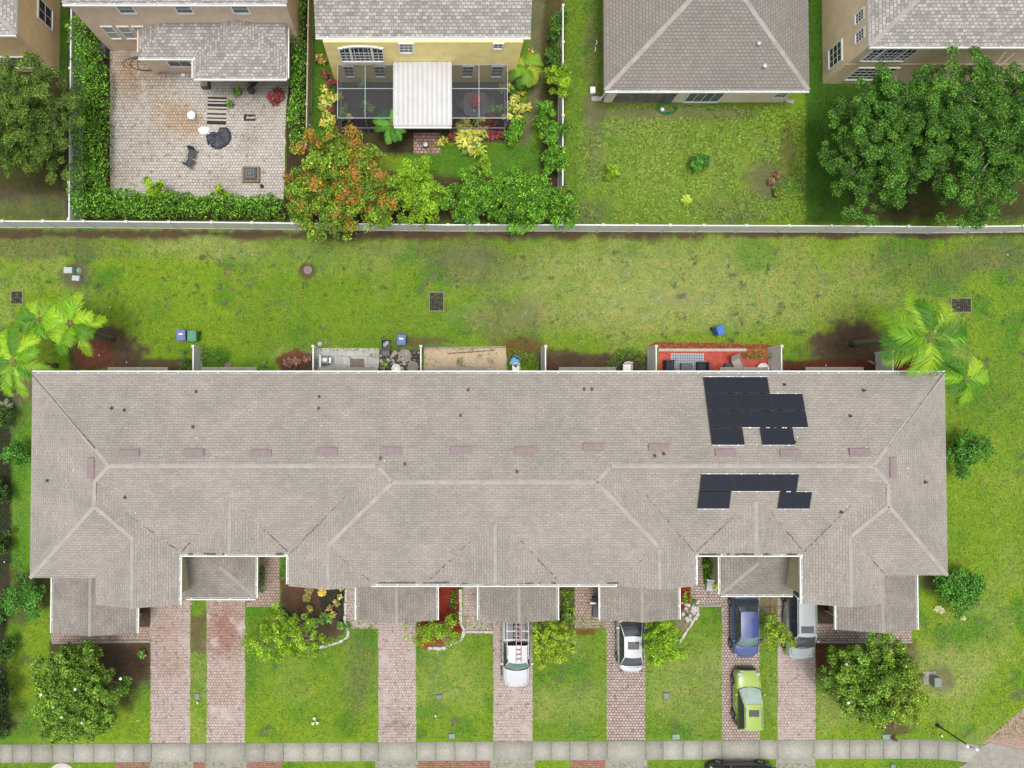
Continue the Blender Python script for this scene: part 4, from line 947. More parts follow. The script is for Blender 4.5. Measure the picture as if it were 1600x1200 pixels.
tree('oak_tree', 'broad feathery oak filling the dark yard at the upper left edge', 38, 190, 86, 112, 4.6, 2.6, G['oak'], 76000, .12, 11, 150, hollow=.3, clump=.12, nl=30)
tree('shade_tree', 'broad green shade tree left of its twin by the tan house, reaching over the fence', 1382, 222, 94, 128, 4.8, 2.4, G['deep'], 112000, .12, 12, 150, r0=.2, hollow=.25, clump=.12, nl=40, bark=PALEBARK, base=P(1400, 215))
tree('shade_tree', 'largest green shade tree, at the upper right edge of the picture', 1532, 205, 122, 146, 5.2, 2.7, G['deep'], 150000, .12, 13, 190, r0=.22, hollow=.25, clump=.11, nl=46, bark=PALEBARK, base=P(1535, 215))
tree('mango_tree', 'round tree with orange new leaves beside the screened lanai', 532, 290, 98, 88, 3.4, 2.2, G['mango'], 44000, .19, 14, 130, extra=orange(.27, [(250, 160, 72), (244, 140, 62), (246, 184, 96), (226, 150, 66)]), hollow=.25, clump=.15, lobes=.1)
tree('young_tree', 'yellow green young tree right of the orange tipped tree', 652, 302, 50, 52, 2.6, 1.5, G['bright'], 17000, .14, 15, 60, hollow=.2)
tree('fruit_tree', 'bushy mid green tree in the yard corner, leaning over the white fence', 822, 312, 66, 52, 2.6, 1.6, G['hedge'], 23000, .15, 16, 70, hollow=.2, lobes=.3)
tree('young_tree', 'low green tree between the yellow green young tree and the corner tree', 742, 308, 56, 46, 2.2, 1.3, G['hedge'], 17000, .15, 17, 50, hollow=.2)
tree('sapling', 'thin yellow green sapling standing alone on the small back lawn', 754, 262, 15, 30, 1.6, .9, G['bright'], 1800, .14, 18, 16, r0=.04, hollow=.2)
tree('magnolia_tree', 'dark magnolia with white blossoms in the lower left front lawn', 120, 1080, 76, 76, 2.9, 2.1, G['magno'], 52000, .15, 19, 150, hollow=.3, clump=.13, lobes=.07)
def yellowing(r, pts, idx, cc, cols, k):
    m = (pts[:, 0]-pts[:, 1]*.6 > 1.0+r.normal(0, .8, len(pts))) & (r.random(len(pts)) < .5); yc = np.array(A(186, 194, 50)); cols[m] = yc*r.uniform(.7, 1.3, (m.sum(), 1)); return cols
tree('magnolia_tree', 'magnolia with yellowing lower right side beside the grey utility cabinet', 1368, 1064, 84, 70, 2.9, 2.1, G['magno'], 52000, .15, 20, 150, extra=yellowing, hollow=.3, clump=.13, lobes=.07)
tree('crape_myrtle', 'sparse yellow green tree beside the dark flower bed', 446, 996, 66, 50, 2.2, 1.0, G['bright'], 9500, .13, 21, 60, bark=PALEBARK, r0=.06, nl=34, hollow=.3, clump=.13, flat=.5)
tree('crape_myrtle', 'nearly leafless pale branched tree over the bright red mulch bed', 678, 990, 50, 30, 2.0, .9, G['bright'], 3400, .12, 22, 40, bark=PALEBARK, r0=.06, nl=36, hollow=.2, clump=.15, flat=.5)
tree('crape_myrtle', 'sparse yellow topped tree right of the ladder pickup', 864, 1002, 38, 44, 2.3, 1.1, G['yellow'], 7500, .13, 23, 50, bark=PALEBARK, r0=.06, nl=34, hollow=.3, clump=.14, flat=.5)
tree('crape_myrtle', 'full bright green small tree right of the white sedan', 1036, 1003, 34, 38, 2.2, 1.2, G['bright'], 9000, .14, 24, 50, r0=.06, hollow=.15)
tree('crape_myrtle', 'thin small tree between the blue sedan and the silver minivan', 1216, 992, 25, 30, 2.4, 1.0, G['yellow'], 2600, .13, 25, 34, bark=PALEBARK, r0=.05, nl=28, hollow=.2, flat=.5)
sp = dict(hollow=.1, clump=.24)
tree('ornamental_shrub', 'dense dark green shrub with upright shoots against the right end wall', 1506, 705, 32, 36, 1.6, 1.2, G['shrub'], 8000, .15, 26, 40, cat='shrub', r0=.05, **sp)
tree('ornamental_shrub', 'spreading dark green shrub below the right end wall with cut clippings below it', 1504, 917, 42, 36, 1.5, 1.1, G['shrub'], 8000, .15, 27, 44, cat='shrub', r0=.05, **sp)
tree('edge_shrub', 'small dark shrub by the left end wall below the palms', 28, 712, 22, 20, 1.3, .8, G['shrub'], 3000, .15, 28, 24, cat='shrub', r0=.04, **sp)
tree('edge_shrub', 'leafy dark shrub left of the left end porch roof', 38, 932, 42, 30, 1.4, .9, G['shrub'], 5000, .15, 29, 34, cat='shrub', r0=.04, **sp)
tree('edge_shrub', 'dark shrub at the left picture edge beside the lower lawn', -4, 1092, 22, 52, 1.6, 1.0, ([(44, 62, 24), (62, 82, 30), (34, 46, 20)], [1, 1, 1]), 5000, .15, 30, 34, cat='shrub', r0=.05, **sp)
tree('edge_shrub', 'sparse dark shrub at the left edge beside the long side wall', -6, 960, 20, 26, 1.2, .8, G['shrub'], 1600, .15, 31, 20, cat='shrub', r0=.04, **sp)
# bushes along the inner side of the bush row
for i, (px, py, rx, ry, lb) in enumerate([(2, 770, 16, 22, 'small dark shrub at the left edge halfway along the side wall'), (4, 850, 14, 20, 'low dark shrub at the left edge above the leafy shrub'), (6, 1020, 16, 24, 'dark leafy shrub at the left edge beside the porch walk'), (0, 652, 18, 18, 'dark shrub at the left edge under the drooping palm'), (2, 1140, 14, 16, 'lowest dark shrub at the left picture edge')]):
    tree('edge_shrub', lb, px, py, rx, ry, 1.0, .7, ([(60, 92, 30), (84, 116, 40), (44, 70, 24)], [1, 1, 1]), 1800, .15, 140+i, 20, cat='shrub', r0=.04, nl=6, **sp)
for i, (px, py, rx, ry, z, p, lb) in enumerate([(872, 36, 14, 30, 1.2, 'deep', 'topmost dark bush along the fence right of the yellow house'), (866, 88, 12, 24, 1.0, 'deep', 'narrow dark bush along the fence above the bright tall bush'),
        (873, 124, 22, 28, 2.1, 'bright', 'bright tall bush leaning over the fence right of the yellow house'), (852, 168, 17, 22, 1.4, 'hedge', 'rounded dark bush below the bright tall fence bush'),
        (860, 205, 24, 26, 1.8, 'hedge', 'wide mid green bush at the middle of the fence row'), (866, 250, 22, 26, 1.6, 'hedge', 'mid green bush low in the fence row above the yard corner'),
        (884, 312, 22, 26, 1.9, 'oak', 'olive green bush spilling over the fence corner'), (806, 205, 20, 19, 1.2, 'hedge', 'round green bush at the lower right corner of the lanai')]):
    tree('fence_bush', lb, px, py, rx, ry, z, z*.6, G[p], int(rx*ry*8), .15, 40+i, 24, cat='bush', r0=.04, nl=8, **sp)
for i, (px, py, rx, p, z, lb) in enumerate([(1093, 254, 17, 'shrub', .7, 'dark weed bush in the middle of the rough yard'), (955, 270, 13, 'bright', .6, 'pale green weed bush at the left of the rough yard'),
        (1380, 780, 0, 'shrub', .5, ''), (375, 779, 0, 'hedge', .5, ''), (1214, 300, 8, 'magno', .4, 'dry brown weed at the right of the rough yard'), (245, 298, 18, 'bright', 1.5, 'bright shrub sprouting out of the lower hedge'),
        (345, 300, 9, 'bright', 1.4, 'thin bright shrub rising behind the lower hedge'), (116, 562, 0, 'hedge', .4, '')]):
    if rx: tree('garden_bush', lb, px, py, rx, rx*.9, z, z*.7, G[p], int(rx*rx*9), .13, 60+i, 18, cat='bush', r0=.03, nl=6, **sp)

def hedge(name, label, poly, h, pal, dens, leaf, seed, curve=None, group=None):
    r = np.random.default_rng(seed); q = np.array([P(x, y, h*.5) for x, y in poly]); x0, y0 = q.min(0); x1, y1 = q.max(0)
    n = int((x1-x0)*(y1-y0)*dens); X = r.uniform(x0, x1, n); Y = r.uniform(y0, y1, n)
    d = inpoly_dist(X, Y, [tuple(p) for p in q])+(vnoise(X, Y, 1.6, 3)-.5)*.5+(vnoise(X, Y, 4, 5)-.5)*.25; k = d > 0; X, Y, d = X[k], Y[k], d[k]; n = len(X)
    top = h*(.78+.34*vnoise(X, Y, 1.3, 8)+.18*vnoise(X, Y, 3.3, 18))*np.clip(.55+d*1.2, .3, 1)
    Z = top*(1-np.abs(r.normal(0, .16, n))); Z = np.where(r.random(n) < .25, Z*r.uniform(.2, 1, n), Z)
    cols = palette(r, n, *pal)*(0.8+.45*vnoise(X, Y, 2.2, 12))[:, None]
    N = r.normal(0, .5, (n, 3)); V, Fq, Cc = leafquads(r, np.stack([X, Y, Z], -1), N, leaf, cols=cols, upb=.7)
    c = q.mean(0); t = thing(name, label, 'hedge', (c[0], c[1], 0), group=group)
    npmesh('foliage', V, Fq, LEAF, Cc, t, off=(c[0], c[1], 0))
    m = MB(); rr_ = random.Random(seed); cnt = 0
    while cnt < 14:
        j = rr_.randrange(n); m.tube([(X[j], Y[j], 0), (X[j]+.05, Y[j], top[j]*.8)], [.04, .015], 5); cnt += 1
    m.build('stem', BARK, t, world=True); return t
hedge('hedge', 'tall leafy hedge down the left side of the paved yard', [(112, 30), (150, 30), (160, 80), (171, 140), (166, 300), (112, 300)], 1.9, G['hedge'], 300, .16, 80)
hedge('hedge', 'long hedge along the lower edge of the paved yard behind the white fence', [(112, 296), (445, 308), (447, 342), (112, 341)], 1.8, G['hedge'], 300, .16, 81)
hedge('hedge', 'narrow dark hedge between the paved yard and the tan stained fence', [(452, -10), (478, -10), (477, 215), (458, 240), (450, 200)], 1.7, G['hedge'], 300, .15, 82)
hedge('hedge', 'small clipped hedge block just left of the first privacy divider', [(281, 541), (299, 541), (299, 580), (280, 580)], .8, G['shrub'], 420, .08, 83)
hedge('hedge', 'low clipped hedge block just right of the first privacy divider', [(312, 541), (352, 543), (354, 566), (312, 570)], .7, G['shrub'], 420, .08, 84)
hedge('hedge', 'curved clipped hedge around the blue chair', [(791, 544), (812, 544), (832, 552), (842, 568), (841, 580), (826, 580), (820, 566), (806, 558), (791, 556)], .8, G['hedge'], 420, .08, 85)
hedge('hedge', 'arched clipped hedge around the dark mulch ring left of the red patio', [(947, 578), (950, 560), (962, 546), (985, 543), (1003, 550), (1011, 565), (1011, 580), (998, 580), (992, 566), (980, 560), (966, 564), (962, 578)], .8, G['hedge'], 420, .08, 86)
hedge('hedge', 'low rectangular hedge on the right of the red patio', [(1160, 547), (1204, 548), (1204, 561), (1162, 561)], .6, G['hedge'], 420, .08, 87)
hedge('hedge', 'narrow green planting strip beside the first brick walk', [(402, 872), (412, 872), (413, 922), (402, 926)], .7, G['shrub'], 380, .12, 88)
hedge('hedge', 'grassy green clump strip between the second and third porch walks', [(876, 922), (896, 922), (898, 975), (878, 975)], .45, G['magno'], 380, .13, 89)
hedge('hedge', 'deep green planting beside the right hip porch roof', [(1099, 872), (1116, 872), (1117, 900), (1103, 905)], .8, G['hedge'], 380, .13, 90)
hedge('hedge', 'narrow green strip at the edge of the first recessed entry', [(437, 872), (447, 872), (447, 902), (438, 902)], .3, G['shrub'], 380, .1, 91)
hedge('hedge', 'thin row of green plants dividing the bright red mulch', [(703, 922), (714, 922), (714, 975), (704, 975)], .4, G['shrub'], 260, .14, 92)
hedge('hedge', 'thin row of plants beside the narrow red bed', [(1067, 920), (1075, 920), (1075, 945), (1068, 945)], .4, G['bright'], 260, .12, 93)

# rosettes: crotons, bromeliads, cycads
def rosette(name, label, px, py, rad, pal, n=60, h=.6, seed=1, w=.055, heads=1, cat='plant', group=None):
    r = np.random.default_rng(seed); c0 = P(px, py, h*.5); rad *= 1.25; w *= 1.35; n = int(n*1.4) if n > 20 else n; V, Q_, Cs = [], [], []
    t = thing(name, label, cat, (c0[0], c0[1], 0), group=group); st = MB()
    for hd in range(heads):
        ox, oy = (r.normal(0, rad*.55, 2) if heads > 1 else (0, 0)); R_ = rad*(.62 if heads > 1 else 1)
        st.tube([(c0[0]+ox*.4, c0[1]+oy*.4, 0), (c0[0]+ox, c0[1]+oy, h*.55)], [.03, .02], 5)
        m = n//heads; cols = palette(r, m, *pal, jit=.25)
        for k in range(m):
            a = r.uniform(0, 6.283); L = R_*r.uniform(.55, 1.05); el = r.uniform(.1, 1.1); z0 = h*r.uniform(.35, .75); d = np.array([math.cos(a), math.sin(a)]); nn = np.array([-d[1], d[0]]); ww = w*r.uniform(.7, 1.2)
            pts = []
            for s, wd in ((.05, .4), (.4, 1), (.75, .8), (1, .1)):
                x = L*s*math.cos(el*.6); z = z0+math.sin(el)*L*s*.9-s*s*L*.45
                for sg in (-1, 1): pts.append((c0[0]+ox+d[0]*x+nn[0]*ww*wd*sg, c0[1]+oy+d[1]*x+nn[1]*ww*wd*sg, max(.02, z)))
            b = len(V); V += pts; Cs += [cols[k]]*8
            for s in range(3): Q_.append((b+2*s, b+2*s+1, b+2*s+3, b+2*s+2))
    npmesh('leaves', np.array(V), np.array(Q_), LEAF, np.array(Cs), t, off=(c0[0], c0[1], 0)); st.build('stem', BARK, t, world=True); return t
YEL = ([(196, 190, 80), (168, 168, 50), (96, 124, 40), (214, 206, 120)], [3, 2, 3, 1]); RDP = ([(116, 44, 52), (150, 60, 60), (84, 36, 40), (128, 90, 50)], [3, 2, 2, 1]); MIX = ([(170, 160, 60), (140, 70, 50), (90, 116, 44), (200, 190, 110)], [2, 2, 3, 1])
PLT = ([(90, 130, 50), (120, 158, 60), (66, 100, 40)], [1, 1, 1]); GOLD = ([(210, 180, 50), (190, 160, 40), (224, 200, 90)], [1, 1, 1]); BRWN = ([(120, 84, 64), (150, 108, 80), (90, 64, 50)], [1, 1, 1])
for i, (px, py, rd, p, n, hd, lb) in enumerate([
        (502, 92, .45, MIX, 160, 5, 'uppermost croton left of the yellow house wall'), (512, 122, .42, RDP, 150, 5, 'purple red croton left of the lanai top corner'), (514, 146, .55, YEL, 200, 6, 'yellow croton beside the left side of the lanai'),
        (516, 168, .35, RDP, 70, 2, 'dull red croton by the left side of the lanai'), (510, 190, .55, YEL, 200, 6, 'yellow croton at the lower left corner of the lanai'), (548, 196, .42, YEL, 90, 2, 'yellow croton behind the orange tipped tree'),
        (690, 218, .45, YEL, 90, 2, 'small yellow croton right of the brick pad'), (704, 206, .4, RDP, 90, 3, 'purple croton between two yellow ones below the lanai'), (735, 209, .95, YEL, 520, 12, 'largest yellow variegated croton in front of the lanai'),
        (775, 206, .7, RDP, 200, 7, 'low reddish croton row right of the largest yellow croton'), (806, 160, .6, YEL, 260, 8, 'yellow variegated croton right of the lanai wall'), (803, 182, .4, YEL, 80, 3, 'pale croton at the lower right side of the lanai'),
        (822, 78, .4, MIX, 80, 2, 'mixed red and green croton right of the yellow house corner'), (428, 149, .55, RDP, 220, 7, 'deep red bush on the paved yard near the house'), (357, 146, .5, PLT, 70, 2, 'green potted plant at the top of the striped rug'),
        (503, 925, .3, GOLD, 60, 1, 'golden yellow bromeliad in the black mulch bed'), (530, 924, .35, YEL, 60, 3, 'variegated yellow plant by the white stone border'), (490, 950, .3, YEL, 50, 2, 'yellow green rosette on the brown mulch'),
        (471, 926, .5, ([(130, 120, 50), (110, 104, 44), (140, 128, 64)], [1, 1, 1]), 150, 2, 'olive round ornamental grass in the front bed'), (462, 561, .55, BRWN, 170, 4, 'rust brown ornamental plant left of the grey slab patio'),
        (506, 965, .55, PLT, 120, 4, 'leafy green plant in the black mulch bed'), (527, 975, .45, PLT, 90, 3, 'green plant inside the curve of the white stone border'), (440, 965, .5, PLT, 110, 3, 'dark green plant at the left end of the flower bed'),
        (522, 955, .4, MIX, 80, 3, 'mixed coloured plant in the middle of the black mulch'), (888, 962, .5, PLT, 100, 2, 'spiky green clump beside the second brick walk'), (1118, 915, .3, YEL, 40, 1, 'yellow spiky plant beside the right hip porch'),
        (14, 935, .4, PLT, 60, 1, 'small spiky plant at the left picture edge'), (10, 635, .5, ([(120, 130, 100), (90, 104, 76)], [1, 1]), 60, 1, 'grey green spiky plant under the left palms'), (415, 772, 0, PLT, 0, 1, ''), (412, 572, .35, PLT, 60, 2, 'small green plant under the rear gutter'),
        (718, 563, .4, ([(130, 136, 70), (110, 120, 60)], [1, 1]), 60, 2, 'dry green weed on the sand bed'), (600, 572, .3, PLT, 40, 1, 'green plant among the rubble'), (1072, 312, .35, ([(170, 190, 60), (140, 170, 50)], [1, 1]), 60, 1, 'lime green plant in the white pot'),
        (150, 1020, 0, PLT, 0, 1, ''), (222, 1022, .3, PLT, 50, 1, 'small round plant in the mulch right of the dark magnolia'), (1190, 263, 0, BRWN, 0, 1, ''), (1210, 285, .45, BRWN, 70, 2, 'dead brown weed in the rough yard'), (1218, 300, .3, BRWN, 40, 1, 'smaller dead weed at the edge of the rough yard')]):
    if n: rosette('rosette_plant', lb, px, py, rd, p, n, .55 if i != 8 else .8, 200+i, .045, hd)

# palms
def palm(name, label, px, py, h, nf, L, seed, pal, base=None, r0=.16, cat='palm tree', droop=.55, group=None, bias=None, leafl=.55):
    r = np.random.default_rng(seed); c = P(px, py, h); b = base or c; t = thing(name, label, cat, (b[0], b[1], 0), group=group)
    m = MB(); n = 10; path = [(b[0]+(c[0]-b[0])*(s/n)**1.5, b[1]+(c[1]-b[1])*(s/n)**1.5, h*s/n) for s in range(n+1)]
    m.tube(path, [r0*(1.35 if s == 0 else 1.0 if s % 2 else .93) for s in range(n+1)], 10); m.build('trunk', plain('palm_bark', A(136, 128, 108), .9, .25, 8, bmp=.4), t, world=True, smooth=True)
    for k in range(nf):
        V, Q_, Cs = [], [], []; a = 2*math.pi*k/nf+r.uniform(-.25, .25); el = r.uniform(.1, 1.0); l = L*r.uniform(.8, 1.1)
        if bias: l *= 1+bias[1]*math.cos(a-bias[0])
        d = np.array([math.cos(a), math.sin(a), 0]); sd_ = np.array([-d[1], d[0], 0]); side = r.uniform(-.3, .3)
        def pt(s): return np.array([c[0], c[1], h])+d*(l*s*(math.cos(el)*.45+.55)-l*.12*s**3)+sd_*side*l*s*s+np.array([0, 0, 1])*(math.sin(el)*l*s*.8-droop*l*s**2.2)
        col = palette(r, 1, *pal, jit=.2)[0]*.92; N_ = 34
        prev = pt(0)
        for s in range(1, 11):
            cu = pt(s/10); w = .028*(1.1-s/10); b_ = len(V); V += [prev-sd_*w, prev+sd_*w, cu+sd_*w*.8, cu-sd_*w*.8]; Q_.append((b_, b_+1, b_+2, b_+3)); Cs += [np.array(A(150, 160, 70))]*4; prev = cu
        for j in range(N_):
            s = .12+.88*j/N_; p0 = pt(s); tg = pt(min(1, s+.03))-pt(s-.03); tg /= np.linalg.norm(tg)+1e-9
            ll = leafl*(math.sin(math.pi*min(1, s*.9+.1))**.6)*r.uniform(.8, 1.15)+.08
            for sg in (-1, 1):
                s2 = np.cross(tg, [0, 0, 1.0]); s2 /= np.linalg.norm(s2)+1e-9
                dr = s2*sg*.75+tg*.65+np.array([0, 0, r.uniform(-.35, .15)]); dr /= np.linalg.norm(dr); w = .033*r.uniform(.8, 1.2)
                mid = p0+dr*ll*.5; e = p0+dr*ll+np.array([0, 0, -.14*ll]); wv = tg*w; cc = col*r.uniform(.75, 1.3)
                b_ = len(V); V += [p0-wv*.6, p0+wv*.6, mid+wv, mid-wv, e+wv*.2, e-wv*.2]; Q_ += [(b_, b_+1, b_+2, b_+3), (b_+3, b_+2, b_+4, b_+5)]; Cs += [cc]*6
        npmesh('frond', np.array(V), np.array(Q_), LEAF, np.array(Cs), t, off=(b[0], b[1], 0))
    return t
PB = ([(126, 170, 24), (84, 134, 18), (150, 184, 36)], [2, 2, 1]); PL = ([(112, 162, 24), (70, 124, 16), (140, 180, 36)], [2, 2, 1])
palm('queen_palm', 'yellow green palm with a leaning trunk over the left brown mulch bed', 112, 506, 5.4, 13, 2.3, 301, PB, base=P(176, 529))
palm('queen_palm', 'palm whose bright fronds reach over the drain grate at the upper left', 62, 500, 4.2, 9, 1.7, 302, PB)
palm('queen_palm', 'drooping palm at the left picture edge below the other two', 22, 566, 4.8, 13, 2.7, 303, PL)
palm('queen_palm', 'largest palm with a tall trunk in the right brown mulch bed', 1452, 528, 7.0, 17, 3.1, 304, PL, base=P(1332, 537), r0=.2, droop=.6, leafl=.75)
palm('queen_palm', 'lower palm below right of the largest palm at the roof corner', 1508, 592, 4.4, 11, 2.1, 305, PL)
palm('areca_palm', 'small feathery palm right of the yellow house beside the lanai', 822, 104, 1.8, 13, 1.5, 306, ([(160, 176, 50), (120, 160, 40), (90, 130, 40)], [1, 2, 1]), r0=.05)
palm('areca_palm', 'small palm with bright fronds at the lower left corner of the white lanai roof', 612, 196, 2.4, 12, 1.5, 307, ([(90, 150, 40), (70, 124, 34)], [1, 1]), r0=.05, leafl=.3)
rosette('banana_plant', 'broad leaved banana plant leaning over the white back fence', 730, 332, 1.15, ([(96, 164, 60), (120, 184, 80), (76, 140, 50)], [1, 1, 1]), 12, 1.6, 310, .17, 1, cat='banana plant')
# ------------------------------------------------------------------ screened lanai
L0, L1 = P(527.5, 184, 2.6)[0], P(793, 184, 2.6)[0]; LYf = P(650, 184.5, 2.6)[1]; LYm = P(650, 138.5, 2.6)[1]; LYb = w2y
lan = thing('screened_lanai', 'screened lanai cage with white frame attached to the yellow house', 'screen enclosure', ((L0+L1)/2, LYf, 0))
mScr, nt, b = newmat('insect_screen'); b.inputs['Base Color'].default_value = (.028, .032, .035, 1); b.inputs['Roughness'].default_value = .6
tr = nd(nt, 'ShaderNodeBsdfTransparent'); mx = nd(nt, 'ShaderNodeMixShader'); mx.inputs[0].default_value = .44
nt.links.new(tr.outputs[0], mx.inputs[1]); nt.links.new(b.outputs[0], mx.inputs[2]); nt.links.new(mx.outputs[0], nt.nodes['Material Output'].inputs[0])
xs_ = [L0, P(570.5, 184, 2.6)[0], P(614.5, 184, 2.6)[0], P(705, 184, 2.6)[0], P(748.5, 184, 2.6)[0], L1]
CAGEM = plain('cage_grey', (.34, .36, .36), .5, .1)
bar = lambda x0, x1, y0, y1, z0, z1, nm='frame_bar': MB().box(x0, x1, y0, y1, z0, z1).build(nm, CAGEM, lan, world=True)
w = .018
for i, x in enumerate(xs_):
    bar(x-w, x+w, LYf+w, LYb-.01, 2.56, 2.62); bar(x-w, x+w, LYf-w, LYf+w-.001, 0, 2.62, 'frame_post')
for y in (LYf, LYm, LYb-.05):
    for i in range(5):
        if i != 2: bar(xs_[i]+w, xs_[i+1]-w, y-w, y+w, 2.561, 2.619)
for i in range(5): bar(xs_[i]+w, xs_[i+1]-w, LYf-w+.002, LYf+w-.003, .9, .96); 
for x in (L0, L1): bar(x-w+.002, x+w-.002, LYf+w, LYb-.01, .9, .96); bar(x-w+.002, x+w-.002, LYm-w, LYm+w, 0, 2.55, 'frame_post')
for (x0, x1, y0, y1) in [(xs_[i]+w, xs_[i+1]-w, a, b_) for i in (0, 1, 3, 4) for a, b_ in ((LYf+w, LYm-w), (LYm+w, LYb-.1))]:
    MB().add([(x0, y0, 2.6), (x1, y0, 2.6), (x1, y1, 2.6), (x0, y1, 2.6)], [(0, 1, 2, 3)]).build('screen', mScr, lan, world=True)
for i in range(5): MB().add([(xs_[i]+w, LYf, .05), (xs_[i+1]-w, LYf, .05), (xs_[i+1]-w, LYf, 2.55), (xs_[i]+w, LYf, 2.55)], [(0, 1, 2, 3)]).build('screen', mScr, lan, world=True)
for x in (L0, L1): MB().add([(x, LYf+w, .05), (x, LYb-.02, .05), (x, LYb-.02, 2.55), (x, LYf+w, 2.55)], [(0, 1, 2, 3)]).build('screen', mScr, lan, world=True)
# ribbed white metal roof over the middle bays
r0x, r1x = P(615, 190, 2.75)[0], P(705.5, 190, 2.75)[0]; yb_ = w2y-.02; yf_ = P(650, 195.5, 2.72)[1]
m = MB(); n = 60; row0, row1 = [], []
for k in range(n+1):
    x = r0x+(r1x-r0x)*k/n; z = .035*(1 if k % 5 in (0,) else 0); row0.append((x, yf_, 2.72+z)); row1.append((x, yb_, 2.98+z))
m.grid([row0, row1]); m.box(r0x, r1x, yf_-.04, yf_-.001, 2.6, 2.76); m.box(r0x-.03, r0x-.001, yf_-.04, yb_, 2.6, 2.8); m.box(r1x+.001, r1x+.03, yf_-.04, yb_, 2.6, 2.8)
rib = plain('ribbed_white_metal', A(232, 232, 230), .4, .05, 1.2)
ro = m.build('metal_roof', rib, lan, world=True); g = MB(); gi = MB(); gutter(g, gi, r0x+.03, yf_-.045, r1x, yf_-.045, 2.70, (0, -1), 9); g.build('gutter', GUT, ro, world=True)
# inside the lanai: dining table with closed red umbrella, chairs, pots
cx, cy = P(743, 163, .7); t = thing('patio_table', 'large dark rounded square table under the lanai screen', 'table', (cx, cy, 0))
DG = plain('dark_grey_top', (.07, .07, .075), .35, .2)
m = MB(); q = []
for k in range(40):
    a = 2*math.pi*k/40; c, s = math.cos(a), math.sin(a); rr_ = 1/((abs(c)**4+abs(s)**4)**.25); q.append((cx+.85*c*rr_, cy+.85*s*rr_))
m.prism(q, .68, .73); m.build('table_top', DG, t, world=True)
for sx in (-1, 1):
    for sy in (-1, 1): MB().tube([(cx+sx*.6, cy+sy*.6, 0), (cx+sx*.6, cy+sy*.6, .675)], .03, 6).build('leg', BLACKM, t, world=True)
t = thing('patio_umbrella', 'closed red umbrella standing through the dark lanai table', 'umbrella', (cx, cy, 0))
MB().tube([(cx, cy, .05), (cx, cy, 2.2)], .02, 6).build('pole', GREYM, t, world=True)
MB().lathe([(.24, .02), (.26, .1), (.12, .12), (.03, .14)], (cx, cy, 0), 14).build('base', BLACKM, t, world=True)
m = MB(); prof = [(.30, 1.0), (.33, 1.25), (.22, 1.7), (.10, 2.1), (.02, 2.28)]; b0 = len(m.v); N_ = 24
for r_, z in prof:
    for k in range(N_): a = 2*math.pi*k/N_; f = r_*(1+.28*math.cos(a*6)); m.v.append((cx+f*math.cos(a), cy+f*math.sin(a), z))
for i in range(len(prof)-1):
    for k in range(N_): m.f.append((i*N_+k, i*N_+(k+1) % N_, (i+1)*N_+(k+1) % N_, (i+1)*N_+k))
m.build('canopy', plain('red_canvas', (.75, .08, .10), .8, .1, 8), t, world=True)

def chair(name, label, px, py, rz, mat, z=0, group=None, h=.85, w=.5, loc=None, cat='chair'):
    c = loc or P(px, py, .45); t = thing(name, label, cat, (c[0], c[1], z), rz, group)
    MB().bbox(-w/2, w/2, -w/2, w/2, .41, .45, .01).build('seat', mat, t)
    m = MB(); m.grid([[(-w/2, -w/2-.02, .47), (0, -w/2-.05, .47), (w/2, -w/2-.02, .47)], [(-w/2, -w/2-.12, h), (0, -w/2-.17, h+.03), (w/2, -w/2-.12, h)]])
    m.grid([[(-w/2, -w/2+.01, .47), (0, -w/2-.02, .47), (w/2, -w/2+.01, .47)], [(-w/2, -w/2-.09, h), (0, -w/2-.14, h+.03), (w/2, -w/2-.09, h)]])
    m.grid([[(-w/2, -w/2-.12, h), (0, -w/2-.17, h+.03), (w/2, -w/2-.12, h)], [(-w/2, -w/2-.09, h), (0, -w/2-.14, h+.03), (w/2, -w/2-.09, h)]])
    m.build('backrest', mat, t)
    for sx in (-1, 1):
        for sy in (-1, 1): MB().tube([(sx*(w/2-.02), sy*(w/2-.02), .41), (sx*(w/2+.03), sy*(w/2+.05), 0)], .015, 6).build('leg', BLACKM, t)
        MB().tube([(sx*(w/2), -w/2-.04, .6), (sx*(w/2+.02), 0, .66), (sx*(w/2), w/2, .62), (sx*(w/2), w/2, .44)], .017, 6).build('armrest', mat, t)
    return t
DCH = plain('dark_sling', (.05, .052, .055), .7, .2)
chair('patio_chair', 'dark chair left of the lanai table', 722, 164, R(-90), DCH); chair('patio_chair', 'dark chair above the lanai table', 743, 143, R(180), DCH); chair('patio_chair', 'dark chair right of the lanai table', 768, 160, R(90), DCH)
POTM = plain('terracotta', A(150, 96, 70), .8, .15)
for i, (px, py, n) in enumerate([(541, 168, 'at the lower left inside the lanai'), (576, 166, 'beside the left lanai post'), (562, 122, 'against the wall inside the left lanai bay'), (775, 176, 'at the lower right inside the lanai'), (782, 135, 'beside the right side screen of the lanai')]):
    c = P(px, py); rosette('potted_plant', 'leafy green potted plant '+n, px, py, .5, PLT, 60, .8, 400+i, .05, 2)
    MB_ = MB().lathe([(.13, 0), (.18, .3), (.2, .32), (.16, .321), (.15, .27)], (c[0], c[1], .01), 14); tag(MB_.build('plant_pot', POTM), 'terracotta pot holding the plant '+n, 'plant pot')
